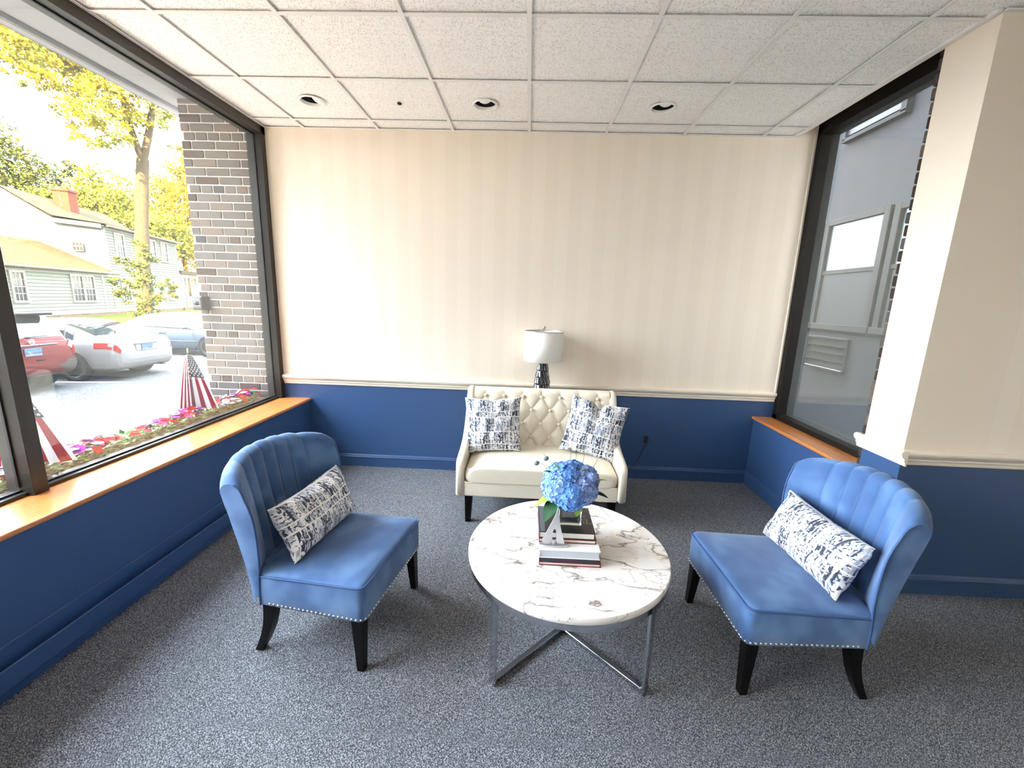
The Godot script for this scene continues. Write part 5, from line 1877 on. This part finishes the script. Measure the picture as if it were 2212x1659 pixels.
func build_house() -> void:
	mat("clapboard", c8(80, 83, 72), 0.8)
	mat("white_trim", c8(104, 101, 92), 0.7)
	mat("curtain", c8(84, 79, 68), 0.9)
	var hg := mat("house_glass", c8(26, 27, 27), 0.08)
	hg.metallic_specular = 0.2
	var sh := ramp_image(noise(0.12, FastNoiseLite.TYPE_VALUE, 3, 51), 256, 256, [[0.0, c8(32, 29, 22)], [0.5, c8(50, 44, 32)], [1.0, c8(68, 60, 42)]])
	tmat("shingle", sh, 2.0, 0.95, sh, 2.0)
	var sh2 := ramp_image(noise(0.10, FastNoiseLite.TYPE_VALUE, 3, 52), 256, 256, [[0.0, c8(42, 30, 20)], [0.5, c8(62, 43, 27)], [1.0, c8(80, 58, 38)]])
	tmat("mossy_shingle", sh2, 2.5, 0.95, sh2, 2.0)
	var cb := Image.create(64, 64, false, Image.FORMAT_RGB8)
	cb.fill(c8(76, 60, 50))
	for r in 8:
		for q in 4:
			cb.fill_rect(Rect2i((q * 16 + (8 if r % 2 else 0)) % 64, r * 8, 14, 7), c8(70 + rng.randi_range(-8, 8), 27, 16))
	tmat("chimney_brick", cb, 0.6, 0.9)
	mat("gutter", c8(77, 72, 62), 0.6)
	var st := ramp_image(noise(0.06, FastNoiseLite.TYPE_CELLULAR, 1, 53), 256, 256, [[0.0, c8(84, 70, 52)], [0.4, c8(72, 62, 46)], [0.8, c8(54, 46, 33)], [1.0, c8(32, 28, 22)]])
	tmat("fieldstone", st, 2.2, 0.95, st, 4.0)
	var t := thing("clapboard_house", "two-storey grey clapboard house with a chimney and a low wing", "house", Vector3(-26.118, 0, -16.881), atan2(0.95337, -0.3018))
	var E := 7.97
	var R := 17.6
	clap_wall(t, -6.0, E - 0.02, 0.02, 2.5, 0.0)
	clap_wall(t, E, R, 0.02, 5.5, 0.0)
	part("foundation", slabm(Vector3(-6.0, -0.9, -9.5), Vector3(R, -0.02, 0.03)), M.fieldstone, t)
	part("water_table", slabm(Vector3(-6.0, -0.06, 0), Vector3(R + 0.05, 0.14, 0.06)), M.white_trim, t)
	part("frieze_board", slabm(Vector3(-6.0, 2.30, 0), Vector3(E, 2.52, 0.05)), M.white_trim, t)
	part("frieze_board", slabm(Vector3(E, 5.40, 0), Vector3(R, 5.62, 0.06)), M.white_trim, t)
	part("corner_board", slabm(Vector3(E - 1.0, 0.1, 0), Vector3(E - 0.82, 2.4, 0.055)), M.white_trim, t)
	part("corner_board", slabm(Vector3(E - 0.06, 2.7, -0.06), Vector3(E + 0.12, 5.5, 0.055)), M.white_trim, t)
	part("corner_board", slabm(Vector3(R - 0.16, 0.1, -0.06), Vector3(R + 0.04, 5.5, 0.055)), M.white_trim, t)
	# gable end of the tall block, facing the sun
	var g := G.new()
	var gable := PackedVector2Array([Vector2(0.0, 0.0), Vector2(0.0, 5.6), Vector2(-2.45, 5.82), Vector2(-3.61, 6.55), Vector2(-4.95, 7.45), Vector2(-6.3, 6.55), Vector2(-7.5, 5.82), Vector2(-9.5, 5.6), Vector2(-9.5, 0.0)])
	g.xf = Transform3D(Basis(Vector3(0, 0, 1), Vector3(0, 1, 0), Vector3(-1, 0, 0)), Vector3(E, 0, 0))
	g.prism(gable, -0.12, 0.0)
	part("gable_wall", g.done(), M.clapboard, t)
	sash_window(t, R - 2.55, R - 1.7, 3.87, 5.35, 0.03)
	for w in [[0.06, 0.77, 0.78, 2.2], [4.2, 5.06, 0.73, 2.2], [5.22, 6.06, 0.73, 2.2], [9.05, 9.9, 0.73, 2.25], [9.02, 9.90, 3.74, 5.22], [11.3, 12.15, 3.78, 5.26], [13.2, 14.05, 3.8, 5.3], [12.2, 13.0, 0.75, 2.25], [15.5, 16.35, 0.78, 2.28], [-3.4, -2.6, 0.78, 2.2]]:
		sash_window(t, w[0], w[1], w[2], w[3], 0.03)
	var gw := Node3D.new()
	gw.name = "attic_window"
	t.add_child(gw)
	gw.position = Vector3(E - 0.13, 3.90, -1.70)
	gw.rotation.y = -PI / 2
	part("pane", slabm(Vector3(0, 0, 0), Vector3(0.55, 0.56, 0.02)), M.house_glass, gw)
	g = G.new()
	for k in 4:
		g.slab(Vector3(0.55 * k / 3 - 0.016, 0, 0.02), Vector3(0.55 * k / 3 + 0.016, 0.56, 0.04))
	for k in 3:
		g.slab(Vector3(0, 0.28 * k - 0.016, 0.02), Vector3(0.55, 0.28 * k + 0.016, 0.04))
	part("glazing_bars", g.done(), M.white_trim, gw)
	# roofs
	g = G.new()
	var roof := [Vector2(0.35, 5.52), Vector2(0.35, 5.70), Vector2(-2.45, 6.02), Vector2(-3.61, 6.75), Vector2(-4.95, 7.66), Vector2(-6.3, 6.75), Vector2(-7.5, 6.02), Vector2(-9.9, 5.7), Vector2(-9.9, 5.55), Vector2(-4.95, 7.5), Vector2(-2.45, 5.9)]
	g.xf = Transform3D(Basis(Vector3(0, 0, 1), Vector3(0, 1, 0), Vector3(-1, 0, 0)), Vector3.ZERO)
	g.prism(PackedVector2Array(roof), -(R + 0.3), -(E - 0.3))
	part("main_roof", g.done(), M.shingle, t)
	g = G.new()
	g.xf = Transform3D(Basis(Vector3(0, 0, 1), Vector3(0, 1, 0), Vector3(-1, 0, 0)), Vector3.ZERO)
	g.prism(PackedVector2Array([Vector2(0.35, 2.50), Vector2(0.35, 2.62), Vector2(-3.4, 4.36), Vector2(-6.6, 2.6), Vector2(-6.6, 2.45), Vector2(-3.4, 4.2)]), -(E - 0.13), 6.3)
	part("wing_roof", g.done(), M.mossy_shingle, t)
	g = G.new()
	g.tube([Vector3(-6.2, 2.52, 0.42), Vector3(E + 0.25, 2.52, 0.42)], 0.075, 8)
	part("gutter", g.done(), M.gutter, t)
	g = G.new()
	g.tube([Vector3(E - 0.25, 5.58, 0.42), Vector3(R + 0.3, 5.58, 0.42)], 0.07, 8)
	part("gutter", g.done(), M.gutter, t)
	g = G.new()
	g.mould([Vector2(0.0, -0.25), Vector2(0.05, -0.25), Vector2(0.05, 0.0), Vector2(0, 0)], Vector3(E - 0.3, 5.66, 0.1), Vector3(E - 0.3, 5.86, -2.45), Vector3(-1, 0, 0))
	g.mould([Vector2(0.0, -0.25), Vector2(0.05, -0.25), Vector2(0.05, 0.0), Vector2(0, 0)], Vector3(E - 0.3, 5.86, -2.45), Vector3(E - 0.3, 7.58, -4.95), Vector3(-1, 0, 0))
	part("rake_board", g.done(), M.white_trim, t)
	var ch := part("chimney", slabm(Vector3(11.6, 5.6, -4.55), Vector3(12.5, 8.30, -3.65)), M.chimney_brick, t)
	part("chimney_cap", slabm(Vector3(11.52, 8.2, -4.63), Vector3(12.58, 8.36, -3.57)), M.chimney_brick, ch)
	part("flashing", slabm(Vector3(11.57, 6.55, -4.58), Vector3(12.53, 6.78, -3.62)), M.white_trim, ch)
	# porch beyond the right-hand corner
	var p := Node3D.new()
	p.name = "porch"
	t.add_child(p)
	p.position = Vector3(R, 0, 0)
	part("porch_roof", slabm(Vector3(0, 2.95, -3), Vector3(3.6, 3.3, 0.25)), M.shingle, p)
	part("porch_beam", slabm(Vector3(0, 2.65, -2.9), Vector3(3.4, 2.95, 0.1)), M.white_trim, p)
	for x in [0.15, 1.1, 3.2]:
		part("porch_post", slabm(Vector3(x, 0.0, -0.1), Vector3(x + 0.2, 2.65, 0.1)), M.white_trim, p)
	part("porch_floor", slabm(Vector3(0, -0.5, -3), Vector3(3.6, 0.0, 0.2)), M.fieldstone, p)
	part("hand_rail", slabm(Vector3(1.3, 0.9, -0.05), Vector3(3.2, 0.98, 0.05)), M.white_trim, p)
	for k in 9:
		part("baluster", slabm(Vector3(1.45 + k * 0.2, 0.0, -0.025), Vector3(1.50 + k * 0.2, 0.9, 0.025)), M.white_trim, p)


func leaf_mesh() -> ArrayMesh:
	var g := G.new()
	g.smooth = -1
	var a := Vector3(0, 0, 0)
	var b := Vector3(0.36, 0.10, 0.42)
	var c := Vector3(0, 0.0, 1.0)
	var d := Vector3(-0.36, 0.10, 0.42)
	g.tri(a, b, c)
	g.tri(a, c, d)
	return g.done()


# leaves scattered in round clumps; each clump [centre, radius]
func foliage(parent: Node3D, clumps: Array, per_m3: float, size: float, tones: Array, mesh: Mesh, squash := 0.8) -> void:
	var where := []
	var cols := []
	for cl in clumps:
		var c: Vector3 = cl[0]
		var r: float = cl[1]
		var n := int(clampf(per_m3 * r * r * r, 40, 4000))
		# a clump is made of tufts round twig ends
		var tufts := []
		for k in maxi(4, int(n / 26.0)):
			var d := Vector3(rng.randfn(), rng.randfn() * squash, rng.randfn()).normalized() * pow(rng.randf(), 0.45) * r
			tufts.append([c + d * Vector3(1, squash, 1), tones[rng.randi() % tones.size()]])
		for k in n:
			var tf: Array = tufts[rng.randi() % tufts.size()]
			var p: Vector3 = tf[0] + Vector3(rng.randfn(), rng.randfn() * 0.7, rng.randfn()) * r * 0.13
			var s := size * rng.randf_range(0.7, 1.35)
			var bs := Basis(Vector3(rng.randfn(), rng.randfn(), rng.randfn()).normalized(), rng.randf() * TAU).scaled(Vector3.ONE * s)
			where.append(Transform3D(bs, p))
			var col: Color = tf[1]
			cols.append(col * rng.randf_range(0.75, 1.25))
	var mm := MultiMesh.new()
	mm.transform_format = MultiMesh.TRANSFORM_3D
	mm.use_colors = true
	mm.mesh = mesh
	mm.instance_count = where.size()
	for k in where.size():
		mm.set_instance_transform(k, where[k])
		mm.set_instance_color(k, cols[k])
	var o := MultiMeshInstance3D.new()
	o.name = "foliage"
	o.multimesh = mm
	o.material_override = M.tree_leaf
	o.set_meta("kind", "stuff")
	parent.add_child(o)


func limb(parent: Node3D, called: String, path: Array, r0: float, r1: float) -> void:
	var g := G.new()
	var pts := []
	var rad := []
	for i in path.size() - 1:
		for k in 4:
			var t := k / 4.0
			var p: Vector3 = (path[i] as Vector3).cubic_interpolate(path[i + 1], path[maxi(i - 1, 0)], path[mini(i + 2, path.size() - 1)], t)
			pts.append(p)
	pts.append(path[-1])
	for i in pts.size():
		rad.append(lerpf(r0, r1, float(i) / (pts.size() - 1)) * rng.randf_range(0.95, 1.05))
	g.tube(pts, rad, 9)
	part(called, g.done(), M.bark, parent)


func build_trees() -> void:
	mat("tree_leaf", Color.WHITE, 0.6)
	M.tree_leaf.vertex_color_use_as_albedo = true
	M.tree_leaf.backlight_enabled = true
	M.tree_leaf.backlight = Color(0.45, 0.45, 0.3)
	var bk := ramp_image(noise(0.05, FastNoiseLite.TYPE_SIMPLEX_SMOOTH, 4, 57), 256, 256, [[0.0, c8(30, 25, 18)], [0.5, c8(52, 45, 34)], [1.0, c8(74, 65, 50)]])
	tmat("bark", bk, 0.8, 0.95, bk, 3.0)
	var leaf := leaf_mesh()
	var gold := [Color(0.24, 0.19, 0.010), Color(0.22, 0.20, 0.012), Color(0.18, 0.18, 0.014), Color(0.12, 0.135, 0.018), Color(0.26, 0.18, 0.010)]
	var green := [Color(0.10, 0.115, 0.014), Color(0.14, 0.145, 0.017), Color(0.075, 0.095, 0.012), Color(0.17, 0.165, 0.02)]
	var amber := [Color(0.19, 0.105, 0.007), Color(0.17, 0.12, 0.007), Color(0.11, 0.10, 0.01)]
	var t := thing("maple_tree", "tall maple with golden-green leaves and a forked trunk before the house", "tree", Vector3(-17.1, GROUND, -14.55))
	var o := t.position
	limb(t, "trunk", [Vector3(-17.15, GROUND - 0.05, -14.5) - o, Vector3(-17.0, 2.84, -14.68) - o, Vector3(-16.82, 5.3, -14.84) - o, Vector3(-16.66, 7.0, -15.0) - o], 0.29, 0.22)
	for l in [[[Vector3(-16.66, 6.8, -15.0), Vector3(-16.84, 8.2, -14.80), Vector3(-16.98, 9.6, -14.70), Vector3(-17.2, 10.6, -14.4), Vector3(-17.9, 11.4, -13.8)], 0.14, 0.05], [[Vector3(-16.66, 6.9, -15.0), Vector3(-16.36, 8.4, -15.25), Vector3(-16.2, 9.8, -15.4), Vector3(-16.3, 11.6, -15.3), Vector3(-16.0, 13.0, -15.5)], 0.15, 0.05], [[Vector3(-16.95, 9.2, -14.72), Vector3(-17.5, 9.7, -13.9), Vector3(-17.7, 9.9, -12.6), Vector3(-17.4, 10.0, -11.2)], 0.07, 0.02], [[Vector3(-16.80, 8.0, -14.82), Vector3(-16.7, 8.3, -13.9), Vector3(-16.4, 8.2, -12.9)], 0.06, 0.02], [[Vector3(-16.25, 9.3, -15.38), Vector3(-15.8, 10.1, -15.8), Vector3(-15.7, 10.8, -16.3)], 0.06, 0.02], [[Vector3(-17.0, 9.8, -14.65), Vector3(-17.9, 10.4, -14.6), Vector3(-18.6, 10.9, -14.8)], 0.06, 0.02]]:
		var path := []
		for p in l[0]:
			path.append(p - o)
		limb(t, "branch", path, l[1], l[2])
	var clumps := []
	for c in [[-17.27, 9.65, -11.53, 1.1], [-18.17, 10.26, -13.51, 1.1], [-18.18, 10.49, -14.92, 1.1], [-16.16, 9.46, -14.08, 1.15], [-16.62, 8.49, -15.01, 0.85], [-16.23, 7.73, -12.63, 0.85], [-16.68, 9.72, -16.28, 0.8], [-16.58, 8.48, -12.28, 0.7], [-16.88, 11.57, -14.78, 1.25], [-16.59, 11.57, -16.36, 1.2], [-16.61, 7.47, -13.66, 0.7], [-18.54, 11.37, -13.11, 1.3], [-18.4, 11.4, -11.4, 1.2], [-17.2, 13.0, -14.0, 1.6], [-19.2, 10.6, -12.3, 1.0], [-17.0, 8.6, -11.3, 0.6], [-18.14, 10.2, -12.05, 0.9], [-17.85, 9.53, -12.38, 0.7], [-18.19, 11.01, -13.49, 0.9], [-17.24, 8.43, -11.56, 0.45], [-17.87, 9.79, -13.82, 0.8], [-17.55, 8.66, -12.71, 0.45], [-16.96, 8.78, -13.32, 0.8], [-17.25, 9.02, -14.44, 0.7], [-17.38, 7.82, -12.89, 0.5], [-17.15, 7.12, -13.13, 0.55], [-17.09, 7.21, -13.89, 0.5], [-16.46, 10.45, -15.16, 0.9], [-16.65, 8.39, -14.31, 0.5], [-16.68, 8.98, -16.28, 0.6], [-16.82, 9.82, -17.46, 0.5], [-16.95, 8.19, -17.36, 0.5], [-17.89, 8.99, -11.58, 0.6], [-16.68, 10.45, -16.28, 0.8]]:
		clumps.append([Vector3(c[0], c[1], c[2]) - o, c[3]])
	foliage(t, clumps, 1700, 0.115, gold, leaf)
	t = thing("sapling", "young leafy sapling growing in front of the maple trunk", "tree", Vector3(-15.75, GROUND, -13.15))
	limb(t, "stem", [Vector3(0, -0.05, 0), Vector3(0.03, 1.4, 0.02), Vector3(0.0, 2.4, 0), Vector3(0.05, 3.6, 0.05)], 0.03, 0.01)
	clumps = []
	for c in [[0.0, 1.35, 0.0, 0.45], [0.25, 1.9, -0.3, 0.42], [-0.3, 2.0, 0.3, 0.42], [0.1, 2.5, 0.0, 0.5], [-0.55, 2.55, 0.5, 0.32], [0.55, 2.5, -0.6, 0.36], [0.0, 3.1, 0.05, 0.42], [-0.35, 3.3, 0.3, 0.32], [0.3, 3.5, -0.25, 0.36], [0.05, 3.9, 0.0, 0.36], [0.7, 2.0, -0.7, 0.3]]:
		clumps.append([Vector3(c[0], c[1], c[2]), c[3]])
	foliage(t, clumps, 4200, 0.10, [Color(0.04, 0.052, 0.01), Color(0.028, 0.04, 0.009), Color(0.06, 0.062, 0.01)], leaf)
	var far := [["green_tree", "broad yellow-green tree behind the house roof and chimney", Vector3(-42.0, 0, -38.0), [[0, 9.0, 0, 3.2], [2.2, 8.2, -2.4, 2.6], [-2.0, 8.4, 2.2, 2.6], [0.4, 11.0, 0, 2.4], [3.4, 7.0, -4.0, 2.2], [-3.0, 6.5, 3.0, 2.0]], green, 160, 0.28], ["shade_tree", "dark green tree on the left, beyond the house ridge", Vector3(-46.5, 0, -35.4), [[0, 11.5, 0, 2.6], [-1.0, 14.0, 1.2, 2.2], [1.2, 9.5, -1.2, 2.4], [-1.6, 10, 1.8, 2.4], [1.9, 12.3, -2.2, 1.3], [2.4, 9.0, -2.8, 1.8]], [Color(0.036, 0.045, 0.008), Color(0.025, 0.035, 0.006), Color(0.052, 0.054, 0.01)], 190, 0.26], ["amber_tree", "amber-leaved tree behind the right end of the house", Vector3(-39.5, 0, -44.3), [[0, 9.5, 0, 2.4], [0.6, 12.0, -0.6, 2.4], [-0.2, 6.0, 0.2, 2.2], [1.0, 14.5, -1.0, 2.2], [1.4, 4.0, -1.4, 2.2], [2.4, 8.0, -2.4, 2.0]], amber, 170, 0.28], ["backdrop_tree", "yellow-green tree filling the gap between trunk and pier", Vector3(-46, 0, -49.8), [[0, 9.0, 0, 3.2], [-2.2, 11, 2.2, 2.6], [2.6, 7, -2.6, 3.0], [0, 13.5, 0, 2.6], [3.6, 11.0, -3.6, 2.6]], green + amber, 120, 0.32]]
	for f in far:
		t = thing(f[0], f[1], "tree", f[2] + Vector3(0, GROUND, 0), 0, "trees beyond the house")
		limb(t, "trunk", [Vector3(0, -0.2, 0), Vector3(0.1, 4, 0.1), Vector3(0, 9, 0)], 0.35, 0.15)
		clumps = []
		for c in f[3]:
			clumps.append([Vector3(c[0], c[1] - GROUND, c[2]), c[3]])
		foliage(t, clumps, f[5], f[6], f[4], leaf, 0.85)


func build_neighbour() -> void:
	mat("siding_grey", c8(46, 46, 47), 0.7)
	mat("sash_grey", c8(46, 44, 41), 0.6)
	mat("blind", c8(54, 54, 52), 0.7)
	mat("alley_concrete", c8(70, 69, 66), 0.95)
	var m := mat("mirror_glass", c8(60, 68, 68), 0.03)
	m.metallic_specular = 0.26
	var t := thing("neighbouring_building", "grey-sided wall with sash windows across the alley on the right", "building", Vector3(4.4, -0.9, -3.0))
	var y := 0.9
	part("siding", slabm(Vector3(0, 0, -9), Vector3(0.3, 14.0, 4.28)), M.siding_grey, t)  # carried up out of view to darken the alley
	part("alley_floor", slabm(Vector3(-1.98, -0.1, -9), Vector3(0, 0.02, 4.28)), M.alley_concrete, t)
	# windows as [z from, z to]; the lower pane is matt grey
	for w in [[0.06, 1.02, true], [-1.16, -0.18, false], [1.26, 2.2, false]]:
		var s := Node3D.new()
		s.name = "sash_window"
		t.add_child(s, true)
		s.position = Vector3(0, y, w[0])
		var wd: float = w[1] - w[0]
		var g := G.new()
		g.slab(Vector3(-0.05, 1.33, -0.09), Vector3(0, 2.86, 0), 0.004)
		g.slab(Vector3(-0.05, 1.33, wd), Vector3(0, 2.86, wd + 0.09), 0.004)
		g.slab(Vector3(-0.05, 2.78, 0), Vector3(0, 2.86, wd), 0.004)
		g.slab(Vector3(-0.07, 1.30, -0.11), Vector3(0, 1.385, wd + 0.11), 0.004)
		part("casing", g.done(), M.sash_grey, s)
		part("meeting_rail", slabm(Vector3(-0.035, 2.09, 0), Vector3(0, 2.145, wd), 0.003), M.sash_grey, s)
		part("upper_pane", slabm(Vector3(-0.012, 2.14, 0.03), Vector3(-0.004, 2.78, wd - 0.03)), M.mirror_glass, s)
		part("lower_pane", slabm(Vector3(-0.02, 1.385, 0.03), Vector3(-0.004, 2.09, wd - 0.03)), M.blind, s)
	part("sill_band", slabm(Vector3(-0.03, y + 1.27, -9), Vector3(0, y + 1.31, 4.28), 0.004), M.sash_grey, t)
	var gr := Node3D.new()
	gr.name = "air_conditioner_grille"
	t.add_child(gr)
	gr.position = Vector3(0, y, 0)
	var g2 := G.new()
	g2.slab(Vector3(-0.05, 0.72, 0.0), Vector3(0, 0.755, 0.83), 0.004)
	g2.slab(Vector3(-0.05, 1.17, 0.0), Vector3(0, 1.20, 0.83), 0.004)
	g2.slab(Vector3(-0.05, 0.72, 0.0), Vector3(0, 1.20, 0.03), 0.004)
	g2.slab(Vector3(-0.05, 0.72, 0.80), Vector3(0, 1.20, 0.83), 0.004)
	part("grille_frame", g2.done(), M.alloy, gr)
	for k in 3:
		part("louvre", slabm(Vector3(-0.045, 0.855 + k * 0.105, 0.03), Vector3(-0.005, 0.865 + k * 0.105, 0.80)), M.alloy, gr)
	part("grille_back", slabm(Vector3(-0.006, 0.755, 0.03), Vector3(0.0, 1.17, 0.80)), M.sash_grey, gr)
	var ac := Node3D.new()
	ac.name = "upper_vent"
	t.add_child(ac)
	ac.position = Vector3(0, y, 0)
	g2 = G.new()
	g2.slab(Vector3(-0.08, 3.88, 0.06), Vector3(0, 3.93, 1.08), 0.004)
	g2.slab(Vector3(-0.08, 3.90, 0.06), Vector3(0, 4.6, 0.12), 0.004)
	g2.slab(Vector3(-0.08, 3.90, 1.0), Vector3(0, 4.6, 1.08), 0.004)
	part("vent_frame", g2.done(), M.siding_grey, ac)
	for k in 6:
		part("louvre", slabm(Vector3(-0.05, 3.96 + k * 0.1, 0.12), Vector3(-0.02, 4.03 + k * 0.1, 1.0)), M.gasket, ac)
